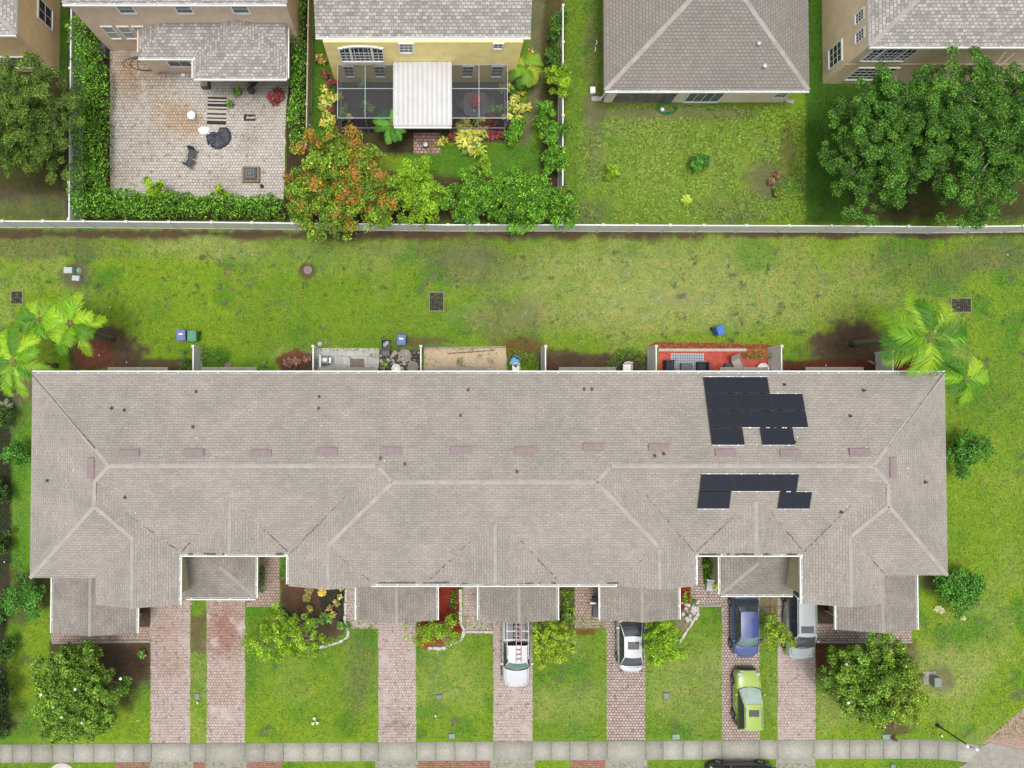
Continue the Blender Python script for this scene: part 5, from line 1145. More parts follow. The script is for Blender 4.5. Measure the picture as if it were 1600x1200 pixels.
# ------------------------------------------------------------------ things on the paved yard
def box_thing(name, label, cat, px, py, parts, rz=0, z=0, group=None):
    c = P(px, py, z); t = thing(name, label, cat, (c[0], c[1], z), rz, group)
    for nm, mb, mt in parts: mb.build(nm, mt, t)
    return t
a = P(324, 151); b_ = P(354, 198); rw = (b_[0]-a[0])/2; rh_ = (a[1]-b_[1])/2
rt = thing('striped_rug', 'black and cream striped rug on the pavers', 'rug', ((a[0]+b_[0])/2, (a[1]+b_[1])/2, .007), R(-1.5))
MB().box(-rw, rw, -rh_, rh_, 0, .012).build('rug_weave', plain('cream_weave', A(214, 208, 190), .95, .1), rt)
for k, (y, hh) in enumerate([(.9, .07), (.66, .05), (.42, .10), (.16, .05), (-.16, .06), (-.44, .05), (-.74, .13)]):
    MB().box(-rw+.01, rw-.01, rh_*y-hh, rh_*y+hh, .0125, .016).build('stripe', plain('black_weave', A(52, 50, 54), .95, .2), rt)
def text(name, s, size, mat, parent, loc, shear=0, ext=.002):
    cu = bpy.data.curves.new(name, 'FONT'); cu.body = s; cu.size = size; cu.align_x = 'CENTER'; cu.align_y = 'CENTER'; cu.shear = shear; cu.extrude = ext; cu.resolution_u = 3
    o = bpy.data.objects.new(name, cu); COL.objects.link(o); bpy.context.view_layer.update()
    me = bpy.data.meshes.new_from_object(o.evaluated_get(bpy.context.evaluated_depsgraph_get())); bpy.data.objects.remove(o)
    o = bpy.data.objects.new(name, me); me.materials.clear(); me.materials.append(mat); COL.objects.link(o); o.parent = parent; o.location = loc; return o
t = box_thing('doormat', 'brown doormat with white script lettering', 'doormat', 390, 184, [('mat', MB().bbox(-.41, .41, -.23, .23, .007, .03, .006), plain('brown_mat', A(84, 50, 34), .95, .2))])
text('lettering', 'Smith', .27, WHITEM, t, (.05, 0, .034), .4)
# black free-form cover and the white sheet
c = P(342, 217); t = thing('black_cover', 'black free form cover spread on the pavers below the striped rug', 'cover', (c[0], c[1], 0))
outl = [(322, 214), (330, 208), (344, 206), (344, 200), (356, 200), (361, 207), (362, 217), (357, 226), (346, 233), (336, 233), (325, 227)]
q = [P(*p) for p in outl][::-1]; q = [(x-c[0], y-c[1]) for x, y in q]; r = random.Random(3)
m = MB(); rings = [(1, .0), (.97, .16), (.8, .24), (.5, .26), (.2, .3)]; n = len(q)*3
def ringpt(s):
    i = int(s) % len(q); f = s-int(s); a = q[i]; b = q[(i+1) % len(q)]; return (a[0]+(b[0]-a[0])*f, a[1]+(b[1]-a[1])*f)
for k, z in rings:
    for i in range(n): x, y = ringpt(i/3); m.v.append((x*k, y*k, z+.008+(r.uniform(-.03, .03) if z else 0)))
for j in range(len(rings)-1):
    for i in range(n): m.f.append((j*n+i, j*n+(i+1) % n, (j+1)*n+(i+1) % n, (j+1)*n+i))
m.f.append(tuple((len(rings)-1)*n+i for i in range(n))); m.build('sheet', plain('black_tarp', A(56, 62, 76), .55, .3, 5), t, smooth=False)
for i in (22, 25, 28, 31, 1):
    x, y = ringpt(i/3); MB().bbox(x*.96-.06, x*.96+.06, y*.96-.02, y*.96+.02, .17, .2, .005).build('clip', WHITEM, t)
c = P(319, 204); t = thing('white_sheet', 'crumpled white sheet lying against the black cover', 'sheet', (c[0], c[1], 0)); m = MB(); n = 14
for k, z in [(1, .01), (.9, .1), (.6, .16), (.25, .12)]:
    for i in range(n): a = 2*math.pi*i/n; m.v.append((.42*k*math.cos(a)*(1+.12*math.sin(3*a)), .32*k*math.sin(a)*(1+.1*math.cos(2*a)), z+r.uniform(-.02, .02)*(z > .02)))
for j in range(3):
    for i in range(n): m.f.append((j*n+i, j*n+(i+1) % n, (j+1)*n+(i+1) % n, (j+1)*n+i))
m.f.append(tuple(3*n+i for i in range(n))); m.build('fabric', WHITEM, t)
box_thing('side_table', 'small round white side table on the pavers', 'side table', 302, 184, [('table_top', MB().lathe([(.27, .42), (.28, .44), (.28, .46), (.26, .47)], n=20), WHITEM), ('base', MB().lathe([(.2, .008), (.18, .05), (.05, .1), (.05, .42)], n=14), WHITEM)])
CH = plain('charcoal_sling', A(72, 78, 84), .7, .15)
chair('patio_chair', 'charcoal chair on the open pavers, upper of the pair', 299, 240, R(170), CH, h=.9); chair('patio_chair', 'charcoal chair on the open pavers, lower tilted one of the pair', 296, 253, R(-35), CH, h=.9)
FP = plain('fire_pit_stone', A(96, 96, 100), .8, .2, 8); FPB = plain('fire_pit_base', A(160, 140, 110), .85, .15)
box_thing('fire_pit', 'square dark fire pit on a tan block base', 'fire pit', 393, 274, [('base', MB().bbox(-.62, .62, -.55, .55, .006, .3, .03), FPB), ('table_top', MB().bbox(-.45, .45, -.42, .42, .30, .42, .03), FP), ('rim', MB().bbox(-.29, .29, -.27, .27, .421, .45, .01), plain('rim_light', A(150, 150, 150), .7, .1)),
    ('burner', MB().bbox(-.24, .24, -.22, .22, .451, .47, .01), BLACKM), ('lid_handle', MB().lathe([(.13, .471), (.13, .49), (.09, .491), (.05, .5)], n=16), plain('pit_iron', (.12, .12, .12), .8, .2))])
for px, py, lb in [(410, 292, 'small black lantern below the fire pit, upper one'), (425, 306, 'small black lantern near the lower hedge, lower one')]:
    box_thing('lantern', lb, 'lantern', px, py, [('body', MB().lathe([(.11, .006), (.12, .03), (.09, .05), (.09, .25), (.13, .27), (.05, .34)], n=10), BLACKM), ('handle', MB().tube([(-.08, 0, .3), (0, 0, .42), (.08, 0, .3)], .01, 5), BLACKM)])
box_thing('planter_box', 'grey planter box by the house at the head of the rug', 'planter', 323, 134, [('box', MB().bbox(-.27, .27, -.3, .3, .006, .5, .03), plain('slate', A(92, 104, 104), .7, .15)), ('soil', MB().box(-.22, .22, -.25, .25, .501, .51), BARK)])
box_thing('black_pot', 'round black pot between the green plant and the red bush', 'pot', 394, 144, [('pot', MB().lathe([(.16, .006), (.24, .2), (.22, .45), (.24, .47), (.19, .471), (.18, .42)], n=16), BLACKP)])
box_thing('grill_cover', 'dark diamond shaped covered grill under the lower roof edge', 'grill', 395, 129, [('cover', MB().bbox(-.28, .28, -.28, .28, .05, 1.0, .12), BLACKP), ('base', MB().box(-.24, .24, -.24, .24, .006, .049), BLACKM)], rz=R(45))
box_thing('black_crate', 'black storage crate between the hedge and the tan house corner', 'crate', 163, 84, [('crate_body', MB().bbox(-.35, .35, -.45, .45, .0, .6, .04), BLACKP), ('lid', MB().bbox(-.38, .38, -.48, .48, .602, .66, .02), BLACKP)])
box_thing('garden_hose', 'dark hose looping on the pavers beside the lower tan wing', 'hose', 228, 100, [('hose_loop', MB().tube([(.35*math.cos(a*.35)*(1+.08*a), .5*math.sin(a*.35), .02+.003*a) for a in range(0, 48)], .022, 6), BLACKP)])
box_thing('downspout_block', 'small white block at the foot of the tan wing wall', 'splash block', 287, 118, [('block', MB().bbox(-.12, .12, -.1, .1, .006, .14, .02), WHITEM)])
box_thing('black_kettle', 'round black lidded pot on the brick pad', 'pot', 665, 228, [('pot', MB().lathe([(.14, .007), (.23, .1), (.24, .3), (.2, .33)], n=16), BLACKP), ('lid', MB().lathe([(.2, .331), (.16, .38), (.04, .40)], n=16), GREYM), ('lid_knob', MB().lathe([(.03, .401), (.035, .44)], n=8), WHITEM)])
# around the cream house
m = MB(); r = random.Random(8); pts = []
for k in range(150): a = k*.33; pts.append((.62*math.cos(a)*(1+.18*math.sin(k*.11)), .36*math.sin(a)*(1+.2*math.cos(k*.07)), .03+.0006*k))
HOSE = plain('green_hose', A(60, 140, 70), .5, .15)
box_thing('green_hose', 'tangled green hose on the grass below the cream house wall', 'hose', 1042, 170, [('hose_coil', m.tube(pts, .02, 5), HOSE), ('hose_line', MB().tube([(.6, 0, .02), (1.4, .25, .02), (2.3, .1, .02), (3.1, .3, .02), (3.9, .25, .02)], .02, 5), HOSE)])
box_thing('spray_nozzle', 'small white bag beside the tangled green hose', 'bag', 1034, 172, [('bag_body', MB().lathe([(.1, 0), (.16, .1), (.1, .22), (.02, .27)], n=9), WHITEM)])
box_thing('splash_block', 'white concrete splash block left of the cream house', 'splash block', 932, 155, [('tray', MB().box(-.36, .36, -.16, .16, 0, .05), plain('pale_block', A(206, 204, 196), .9, .1)), ('side_rim', MB().box(-.36, .36, .12, .16, .051, .12).box(-.36, .36, -.16, -.12, .051, .12), plain('pale_block', A(1, 1, 1)))])
box_thing('splash_block', 'white concrete splash block right of the cream house', 'splash block', 1233, 159, [('tray', MB().box(-.3, .3, -.14, .14, 0, .05), plain('pale_block', A(1, 1, 1))), ('side_rim', MB().box(-.3, .3, .10, .14, .051, .12).box(-.3, .3, -.14, -.10, .051, .12), plain('pale_block', A(1, 1, 1)))], rz=R(-12))
box_thing('utility_box', 'small square white box on the grass left of the cream house', 'utility box', 925, 143, [('box', MB().bbox(-.16, .16, -.2, .2, 0, .25, .03), WHITEM), ('lid', MB().bbox(-.18, .18, -.22, .22, .251, .29, .015), WHITEM)])
box_thing('broken_toy', 'bent white pipe piece on the grass beside the cream house', 'pipe', 931, 72, [('pipe', MB().tube([(.02, .4, .04), (.08, .25, .05), (-.02, .05, .06)], .03, 6).tube([(-.06, -.1, .05), (-.02, -.25, .05), (-.1, -.42, .04)], .03, 6), WHITEM)])
c = P(1071, 314); box_thing('white_pot', 'white bowl pot on the rough yard holding the lime plant', 'pot', 1071, 315, [('pot', MB().lathe([(.1, 0), (.2, .15), (.22, .17), (.18, .171), (.16, .12)], n=16), WHITEM)])
tree('dead_shrub', 'bare pale branched dead shrub beside the dark weed bush', 1108, 252, 9, 14, .6, .4, G['oak'], 30, .08, 77, 16, cat='shrub', bark=PALEBARK, r0=.025, nl=16)
t = MB().tube([(0, 0, 0), (0, 0, .7), (.1, 0, .9), (.9, .3, 1.2)], [.0, .02, .02, .02], 5) if False else None
tgb = box_thing('green_umbrella', 'folded dark green umbrella behind the twin shade trees', 'umbrella', 1428, 118, [('canopy', MB().lathe([(.75, 1.7), (.7, 1.75), (.1, 2.3), (.01, 2.35)], n=8), plain('green_canvas', A(40, 96, 70), .8, .1)), ('pole', MB().tube([(0, 0, 0), (0, 0, 1.72)], .025, 6), BLACKM)])
# ------------------------------------------------------------------ bins
def bin_(label, px, py, col, rz=0, open_=False, s=1.0, plate=True):
    t = thing('wheelie_bin', label, 'wheelie bin', (*P(px, py, 1.0), 0), rz); mt = plain('bin_'+'_'.join(str(c) for c in col), A(*col), .5, .08); w, d = .3*s, .36*s
    m = MB(); b = [(-w*.8, -d*.8), (w*.8, -d*.8), (w*.8, d*.75), (-w*.8, d*.75)]; tp = [(-w, -d), (w, -d), (w, d), (-w, d)]
    m.add([(x, y, .04) for x, y in b]+[(x, y, .95) for x, y in tp]+[(x*.88, y*.88, .95) for x, y in tp]+[(x*.8, y*.8, .3) for x, y in tp],
          [(3, 2, 1, 0), (0, 1, 5, 4), (1, 2, 6, 5), (2, 3, 7, 6), (3, 0, 4, 7), (4, 5, 9, 8), (5, 6, 10, 9), (6, 7, 11, 10), (7, 4, 8, 11), (8, 9, 13, 12), (9, 10, 14, 13), (10, 11, 15, 14), (11, 8, 12, 15), (12, 13, 14, 15)])
    m.build('body', mt, t)
    if not open_:
        ld = MB(); ld.bbox(-w-.02, w+.02, -d-.02, d+.03, .955, 1.03, .04).bbox(-w*.62, w*.62, -d*.7, d*.7, 1.031, 1.05, .015); l = ld.build('lid', mt, t)
        if plate: MB().box(-w*.45, w*.45, d*.1, d*.35, 1.0505, 1.054).build('sticker', WHITEM, l)
    else:
        MB().bbox(-w, w, -d-.45, -d-.03, .62, .68, .02).build('lid', mt, t)
    m = MB().tube([(-w*.9, d+.06, .9), (w*.9, d+.06, .9)], .018, 6); m.build('handle', mt, t)
    for sx in (-1, 1): MB().tube([(sx*(w*.85), d*.8, .12), (sx*(w*.85+.06), d*.8, .12)], .12, 14).build('wheel', RUBBER, t)
    return t
bin_('blue wheelie bin with a white sticker, left neighbour of the green bin', 282.5, 524, (112, 128, 186), R(2)); bin_('green wheelie bin above the first privacy divider', 299.5, 525, (74, 160, 116), plate=False)
bin_('blue wheelie bin right of the open black bin', 627, 531, (86, 116, 178), R(-2)); bin_('open black bin full of white bags', 602, 538, (60, 62, 64), open_=True, s=.95)
t = thing('rubbish_bag', 'white rubbish bags filling the open black bin', 'rubbish bag', (*P(603, 537, 1.0), .3)); m = MB(); r = random.Random(2)
for (x, y, z, s) in [(-.07, -.08, .55, .17), (.07, .06, .6, .16), (.02, -.02, .66, .13)]: m.lathe([(.03, -s), (s*.8, -s*.6), (s, 0), (s*.75, s*.6), (.03, s)], (x, y, z), 9)
m.build('bag', plain('bag_white', A(200, 206, 210), .5, .2, 9), t)
t = bin_('bright blue bin standing alone behind the red patio', 1126.5, 516, (58, 132, 214), R(15), s=.85, plate=False)
# ------------------------------------------------------------------ rear patios
MATP = plain('grey_mat', A(150, 138, 124), .95, .1)
box_thing('outdoor_mat', 'grey brown square mat on the grey slab patio', 'mat', 558, 567, [('mat', MB().bbox(-.5, .5, -.3, .3, .007, .03, .006), MATP)])
box_thing('gas_grill', 'grey gas grill on the grey slab patio by the short divider', 'grill', 509, 564, [('body', MB().bbox(-.33, .33, -.28, .28, .35, .85, .05), plain('grill_grey', A(110, 122, 130), .4, .15)), ('hood', MB().bbox(-.3, .3, -.2, .24, .851, 1.02, .1), GREYM), ('side_shelf', MB().bbox(.335, .5, -.2, .2, .76, .8, .01), GREYM), ('stand', MB().box(-.28, .28, -.2, .2, .006, .349), BLACKM)])
box_thing('coiled_hose', 'black hose coil standing on the rubble bed', 'hose', 648, 558, [('hose_coil', MB().tube([((.17+.015*math.sin(a))*math.cos(a*.5), (.3+.02*math.sin(a*2))*math.sin(a*.5), .05+a*.004) for a in range(40)], .022, 6), BLACKP)])
r = random.Random(12)
ROCK = plain('rubble_stone', A(206, 200, 190), .9, .2, 7); ROCKG = plain('rubble_dark', A(110, 96, 80), .9, .3, 7)
k = 0
for i in range(34):
    px, py = r.uniform(594, 640), r.uniform(550, 577); s = r.uniform(.08, .2); c = P(px, py)
    m = MB(); m.lathe([(s*.6, 0), (s, s*.3), (s*.7, s*.7), (s*.2, s*.85)], (0, 0, 0), r.choice([5, 6, 7]))
    o = m.build('stone', ROCK if r.random() < .6 else ROCKG); o.location = (*c, .006); o.rotation_euler = (0, 0, r.uniform(0, 6)); o.scale = (1, r.uniform(.6, 1), 1); tag(o, 'loose rubble stone lying on the bed between the grey patio and the divider', 'stone', 'loose stones of the rubble bed')
box_thing('white_basin', 'round white basin at the edge of the rubble bed under the gutter', 'basin', 619, 576, [('bowl', MB().lathe([(.1, .02), (.22, .1), (.3, .22), (.32, .24), (.29, .241), (.2, .14), (.08, .08)], n=24), WHITEM)])  # a shallow basin on the ground
box_thing('round_pad', 'pale round stepping stone on the right of the rubble bed', 'stepping stone', 645, 573, [('slab', MB().lathe([(.42, .0), (.42, .03), (.38, .04)], n=9), CONC)]); box_thing('round_pad', 'pale broad stepping stone above the hose coil', 'stepping stone', 632, 556, [('slab', MB().lathe([(.5, .0), (.5, .03), (.46, .04)], n=7), CONC)])
box_thing('wooden_stick', 'long thin brown stick lying on the sand bed', 'stick', 735, 550, [('stick', MB().tube([(-1.6, -.1, .03), (0, 0, .04), (1.7, .12, .03)], [.03, .035, .02], 6), plain('stick_brown', A(150, 104, 70), .9, .2))])
box_thing('round_stone', 'beige round stone at the top of the second privacy divider', 'stone', 500, 538, [('stone', MB().lathe([(.15, 0), (.2, .08), (.14, .2), (.04, .24)], n=9), STONEW)])
CHB = plain('blue_plastic', A(72, 176, 226), .45, .08); chair('garden_chair', 'bright blue plastic chair inside the curved hedge', 804, 566, R(150), CHB, cat='chair', w=.55); chair('garden_chair', 'white plastic chair below the bright blue one', 806, 576.5, R(180), WHITEM, w=.5)
chair('garden_chair', 'white plastic chair half under the gutter inside the arched hedge', 980, 576, R(180), WHITEM, w=.6)
# red patio furniture
a = P(1048, 552); b_ = P(1100, 580); rg = thing('checked_rug', 'white and grey checked rug on the red patio', 'rug', ((a[0]+b_[0])/2, (a[1]+b_[1])/2, .010)); w_, h_ = (b_[0]-a[0])/2, (a[1]-b_[1])/2
MB().box(-w_, w_, -h_, h_, 0, .010).build('rug_weave', plain('rug_pale', A(216, 220, 222), .95, .06), rg)
m = MB()
for k in range(1, 14): x = -w_+2*w_*k/14; m.box(x-.025, x+.025, -h_, h_, .0105, .013)
m.build('stripe', plain('rug_grey', A(140, 150, 166), .95, .1), rg); m = MB()
for k in range(1, 7): y = -h_+2*h_*k/7; m.box(-w_, w_, y-.025, y+.025, .0135, .0155)
m.build('stripe', plain('rug_grey', A(1, 1, 1)), rg)
WICK = plain('black_wicker', (.04, .04, .045), .7, .3, 20)
def armchair(label, px, py, rz):
    c = P(px, py, .4); t = thing('wicker_armchair', label, 'armchair', (*c, .026), rz)
    MB().bbox(-.3, .3, -.28, .3, .02, .4, .02).build('seat', WICK, t); MB().bbox(-.36, .36, -.38, -.285, .02, .82, .03).build('backrest', WICK, t)
    for s in (-1, 1): MB().bbox(min(s*.305, s*.38), max(s*.305, s*.38), -.28, .3, .02, .6, .02).build('armrest', WICK, t)
    MB().bbox(-.27, .27, -.25, .28, .401, .47, .03).build('cushion', plain('grey_cushion', A(70, 74, 80), .9, .1), t)
armchair('black wicker armchair on the left of the checked rug', 1047, 571, R(-90)); armchair('black wicker armchair on the right of the checked rug', 1097, 574, R(90))
box_thing('coffee_table', 'low black rectangular coffee table on the checked rug', 'coffee table', 1070, 573, [('table_top', MB().bbox(-.4, .4, -.23, .23, .4, .44, .01), plain('table_grey', A(96, 100, 106), .4, .1))]+[('leg', MB().box(sx*.34-.025, sx*.34+.025, sy*.18-.025, sy*.18+.025, .026, .399), BLACKM) for sx in (-1, 1) for sy in (-1, 1)])
c = P(1152, 568, .4); t = thing('lounge_chair', 'pale cushioned lounge chair with pink trim on the red patio', 'lounge chair', (*c, .012), R(25))
MB().bbox(-.32, .32, -.42, .3, .3, .4, .04).build('seat', plain('pale_cushion', A(206, 196, 186), .9, .06), t); m = MB(); m.grid([[(-.32, .3, .38), (.32, .3, .38)], [(-.32, .62, .85), (.32, .62, .85)]]); m.grid([[(-.32, .36, .36), (.32, .36, .36)], [(-.32, .68, .83), (.32, .68, .83)]]); m.build('backrest', plain('pale_cushion', A(1, 1, 1)), t)
for s in (-1, 1): MB().tube([(s*.36, -.4, .0), (s*.36, -.38, .5), (s*.36, .35, .52), (s*.36, .66, .86)], .025, 6).build('armrest', plain('pink_frame', A(216, 140, 140), .6, .1), t)
box_thing('side_stool', 'black round stool left of the pale lounge chair', 'stool', 1134, 573, [('seat', MB().lathe([(.24, .4), (.26, .43), (.24, .46)], n=16), BLACKP), ('base', MB().lathe([(.2, .01), (.12, .2), (.2, .4)], n=12), BLACKP)])
box_thing('white_planter', 'white oval tub under the gutter at the right of the red patio', 'tub', 1188, 577, [('tub', MB().lathe([(.3, .01), (.4, .4), (.42, .42), (.36, .421), (.32, .3)], n=20), WHITEM)])
box_thing('ring_tyre', 'dark ring shaped planter beside the low hedge block', 'planter', 357, 571, [('ring', MB().tube([(.24*math.cos(a), .2*math.sin(a), .1) for a in [2*math.pi*k/16 for k in range(17)]], .05, 6), plain('ring_grey', A(150, 140, 136), .8, .2)), ('soil', MB().lathe([(.2, .02), (.19, .08)], n=14), BARK)])
box_thing('log', 'cut pale log on the mulch left of the right end divider', 'log', 1361, 567, [('log_body', MB().tube([(-.3, .13, .1), (.3, -.13, .1)], .1, 10), plain('log_wood', A(168, 140, 112), .9, .2))])
# ------------------------------------------------------------------ common lawn
UW = plain('utility_white', A(206, 218, 214), .6, .06); UG = plain('utility_green', A(120, 176, 156), .6, .08)
box_thing('utility_box', 'larger white utility box on the bare patch of the common lawn', 'utility box', 111.5, 424, [('box', MB().bbox(-.28, .28, -.2, .2, 0, .45, .05), UW), ('lid', MB().bbox(-.3, .3, -.22, .22, .451, .5, .03), UW)])
box_thing('utility_box', 'smaller white utility box below right of the larger one', 'utility box', 122.5, 436, [('box', MB().bbox(-.24, .24, -.17, .17, 0, .35, .05), UW), ('lid', MB().bbox(-.26, .26, -.19, .19, .351, .4, .03), UW)], rz=R(-6))
box_thing('valve_cover', 'round green valve cover beside the white utility boxes', 'valve cover', 123.5, 423, [('cover', MB().lathe([(.17, 0), (.17, .1), (.13, .14)], n=18), UG), ('rim', MB().lathe([(.19, 0), (.19, .05), (.172, .051)], n=18), UW)])
box_thing('manhole', 'round concrete manhole lid in the common lawn', 'manhole cover', 481, 422, [('lid', MB().lathe([(.3, 0), (.3, .04), (.27, .05)], n=22), plain('manhole_grey', A(156, 142, 136), .9, .15, 6)), ('rim', MB().lathe([(.36, 0), (.36, .02), (.305, .021)], n=22), plain('rim_brown', A(110, 84, 60), .9, .2))])
def drain(label, px, py, w, h):
    c = P(px, py); t = thing('drain_inlet', label, 'drain grate', (*c, 0))
    m = MB(); e = .09; m.box(-w-e, w+e, h, h+e, 0, .05).box(-w-e, w+e, -h-e, -h, 0, .05).box(-w-e, -w, -h, h, 0, .0505).box(w, w+e, -h, h, 0, .0505); m.build('rim', plain('drain_rim', A(150, 142, 116), .9, .2, 6), t)
    MB().box(-w, w, -h, h, .0055, .012).build('debris_bed', plain('drain_dark', A(58, 50, 46), .95, .6, 11), t)
    m = MB(); n = int(2*w/.13)
    for k in range(1, n): x = -w+2*w*k/n; m.box(x-.012, x+.012, -h, h, .03, .045)
    m.build('grate', plain('grate_iron', A(92, 84, 80), .7, .3), t)
drain('upright drain grate in the middle of the common lawn', 682, 471.5, .46, .62); drain('drain grate at the right end of the common lawn above the large palm', 1501.5, 477, .66, .46); drain('drain grate at the left edge half under palm fronds', 27, 465, .38, .42)
# small white scraps
r = random.Random(9)
for i, (px, py) in enumerate([(3, 640), (5, 840), (6, 700), (7, 878), (4, 1004), (8, 968), (1335, 540), (1290, 571), (1574, 398), (172, 480), (155, 555), (198, 566), (215, 1126), (480, 1000)]):
    c = P(px, py); o = MB().lathe([(.02, 0), (.05, .02), (.03, .05)], n=6).build('paper_scrap', WHITEM); o.location = (*c, .004); tag(o, 'tiny white scrap lying on mulch or grass', 'scrap', 'tiny white scraps on the ground')
# ------------------------------------------------------------------ front gardens
UB = plain('meter_cover', A(150, 156, 148), .8, .12); UGR = plain('pale_green_cover', A(150, 176, 156), .7, .1)
for lb, px, py, w, h, mt in [('grey meter box lid on the strip between the two left driveways', 308, 1088, .19, .2, UB), ('grey meter box lid in the lawn left of the ladder pickup driveway', 686, 1089, .18, .15, UB), ('grey meter box lid in the lawn left of the green car', 1041, 1087, .2, .2, UB),
        ('green valve box lid beside the sidewalk below the third lawn', 706, 1150, .22, .16, UGR), ('dark green valve box lid beside the sidewalk left of the green car', 1056, 1151, .26, .18, UGR), ('green valve box lid beside the sidewalk below the yellowing magnolia', 1384, 1151, .26, .16, UGR), ('small pale valve box lid in the verge at the lower right', 1395, 1197, .16, .14, UB)]:
    box_thing('meter_box', lb, 'utility lid', px, py, [('lid', MB().bbox(-w, w, -h, h, .025, .06, .01), mt), ('rim', MB().box(-w-.03, w+.03, -h-.03, h+.03, 0, .024), plain('box_rim', A(90, 92, 84), .9, .2))], rz=R(3))
box_thing('utility_cabinet', 'grey green utility cabinet on a pad right of the yellowing magnolia', 'utility cabinet', 1456, 1062, [('pad', MB().box(-.65, .25, -.3, .6, 0, .08), CONC), ('cabinet', MB().bbox(-.25, .2, -.25, .36, .081, .6, .06), plain('cabinet_grey', A(150, 160, 146), .6, .1)), ('lid', MB().bbox(-.27, .22, -.27, .38, .601, .65, .03), plain('cabinet_grey', A(1, 1, 1)))])
box_thing('round_cover', 'pale round concrete cover in the verge cut by the lower picture edge', 'manhole cover', 97, 1214, [('cover', MB().lathe([(.98, .0), (.98, .05), (.9, .08)], n=28), STONEW), ('lid_ring', MB().lathe([(.5, .081), (.5, .09)], n=24), CONC)])
# flood lights on the lawn
for lb, px, py in [('white twin garden spotlight on the big front lawn', 493, 1125), ]:
    c = P(px, py); t = thing('garden_spotlight', lb, 'garden light', (*c, 0)); MB().tube([(0, 0, 0), (0, 0, .25)], .02, 6).build('stake', BLACKM, t)
    for (x, y) in [(-.12, -.1), (.16, -.06), (-.03, .22)]:
        MB().tube([(x*.4, y*.4, .22), (x, y, .3), (x*1.2, y*1.2, .34)], [.04, .08, .10], 10).build('lamp_head', WHITEM, t)
for lb, px, py in [('single white garden spotlight in the third front lawn', 680, 1116), ('white garden light on the strip between the two left driveways', 309, 1095), ('white sprinkler by the magnolia debris', 1379, 1133), ('white garden light near the street lamp', 1468, 1147)]:
    c = P(px, py); t = thing('garden_spotlight', lb, 'garden light', (*c, 0)); MB().tube([(0, 0, 0), (0, 0, .16)], .018, 6).build('stake', BLACKM, t); MB().tube([(0, 0, .14), (.06, -.1, .2)], [.04, .07], 10).build('lamp_head', WHITEM, t)
box_thing('white_ring', 'white ring ornament standing in the dark front bed', 'ornament', 476, 963, [('ring', MB().tube([(.19*math.cos(a), .17*math.sin(a), .12) for a in [2*math.pi*k/16 for k in range(14)]], .035, 6), WHITEM), ('stake', MB().tube([(.18, 0, 0), (.18, 0, .12)], .015, 5), WHITEM)])
for i, (px, py) in enumerate([(66, 1084), (85, 1104), (98, 1119), (190, 1059), (130, 1128), (114, 1080)]):
    c = P(px, py, 4.2 if i < 5 else 4.6); t = thing('magnolia_bloom', 'white magnolia blossom on the dark lower left tree', 'blossom', (*c, 4.3), group='blossoms on the dark magnolia'); m = MB(); 
    for k in range(7): a = k*.9; s = .11; m.grid([[(0, 0, 0), (0, 0, .01)], [(s*.6*math.cos(a-.4), s*.6*math.sin(a-.4), .07), (s*.6*math.cos(a+.4), s*.6*math.sin(a+.4), .07)], [(s*math.cos(a), s*math.sin(a), .04), (s*math.cos(a)+.01, s*math.sin(a), .04)]])
    m.build('petals', WHITEM, t)
for i, (px, py) in enumerate([(1420, 1095), (1405, 1116), (1325, 1098), (1322, 1038), (1345, 1020)]):
    c = P(px, py, 3.6); t = thing('magnolia_bloom', 'white magnolia blossom on the yellowing lower right tree', 'blossom', (*c, 3.6), group='blossoms on the yellowing magnolia'); m = MB()
    for k in range(7): a = k*.9; s = .11; m.grid([[(0, 0, 0), (0, 0, .01)], [(s*.6*math.cos(a-.4), s*.6*math.sin(a-.4), .07), (s*.6*math.cos(a+.4), s*.6*math.sin(a+.4), .07)], [(s*math.cos(a), s*math.sin(a), .04), (s*math.cos(a)+.01, s*math.sin(a), .04)]])
    m.build('petals', WHITEM, t)
rosette('cut_clippings', 'pale cut clippings lying on the lawn below the spreading shrub, left heap', 1474, 952, .35, ([(214, 214, 170), (190, 196, 140)], [1, 1]), 70, .12, 501, .05, 3, cat='clippings'); rosette('cut_clippings', 'pale cut clippings lying on the lawn, right heap', 1505, 966, .25, ([(214, 214, 170), (190, 196, 140)], [1, 1]), 40, .12, 502, .05, 2, cat='clippings')
rosette('fallen_branch', 'dark fallen branch with leaves beside the sidewalk under the yellowing magnolia', 1396, 1139, .45, ([(70, 52, 40), (110, 84, 60), (60, 60, 40)], [1, 1, 1]), 60, .12, 503, .03, 3, cat='branch')
# street lamp
a = P(1464, 1133); t = thing('street_lamp', 'black street lamp with pale heads beside the corner sidewalk', 'street lamp', (*a, 0)); Hh = 3.0
MB().tube([(0, 0, 0), (0, 0, .35), (0, 0, Hh)], [.09, .05, .045], 10).build('pole', BLACKM, t); MB().lathe([(.14, 0), (.14, .08), (.09, .3)], n=12).build('base', BLACKM, t)
for s in (-1, 1):
    MB().tube([(0, 0, Hh-.1), (s*.18, -s*.06, Hh), (s*.28, -s*.1, Hh)], .02, 6).build('arm', BLACKM, t); l = MB().lathe([(.05, -.1), (.12, 0), (.1, .1), (.03, .16)], (s*.3, -s*.1, Hh+.04), 12).build('lamp_head', WHITEM, t)
box_thing('bench', 'dark porch bench with a white table beside the fourth entry', 'bench', 929, 945, [('seat', MB().bbox(-.22, .22, -.75, .65, .35, .42, .02), BLACKP), ('backrest', MB().bbox(.221, .28, -.75, .65, .35, .85, .02), BLACKP), ('leg', MB().box(-.18, .18, -.7, -.6, 0, .349), BLACKM), ('leg', MB().box(-.18, .18, .5, .6, 0, .349), BLACKM)])
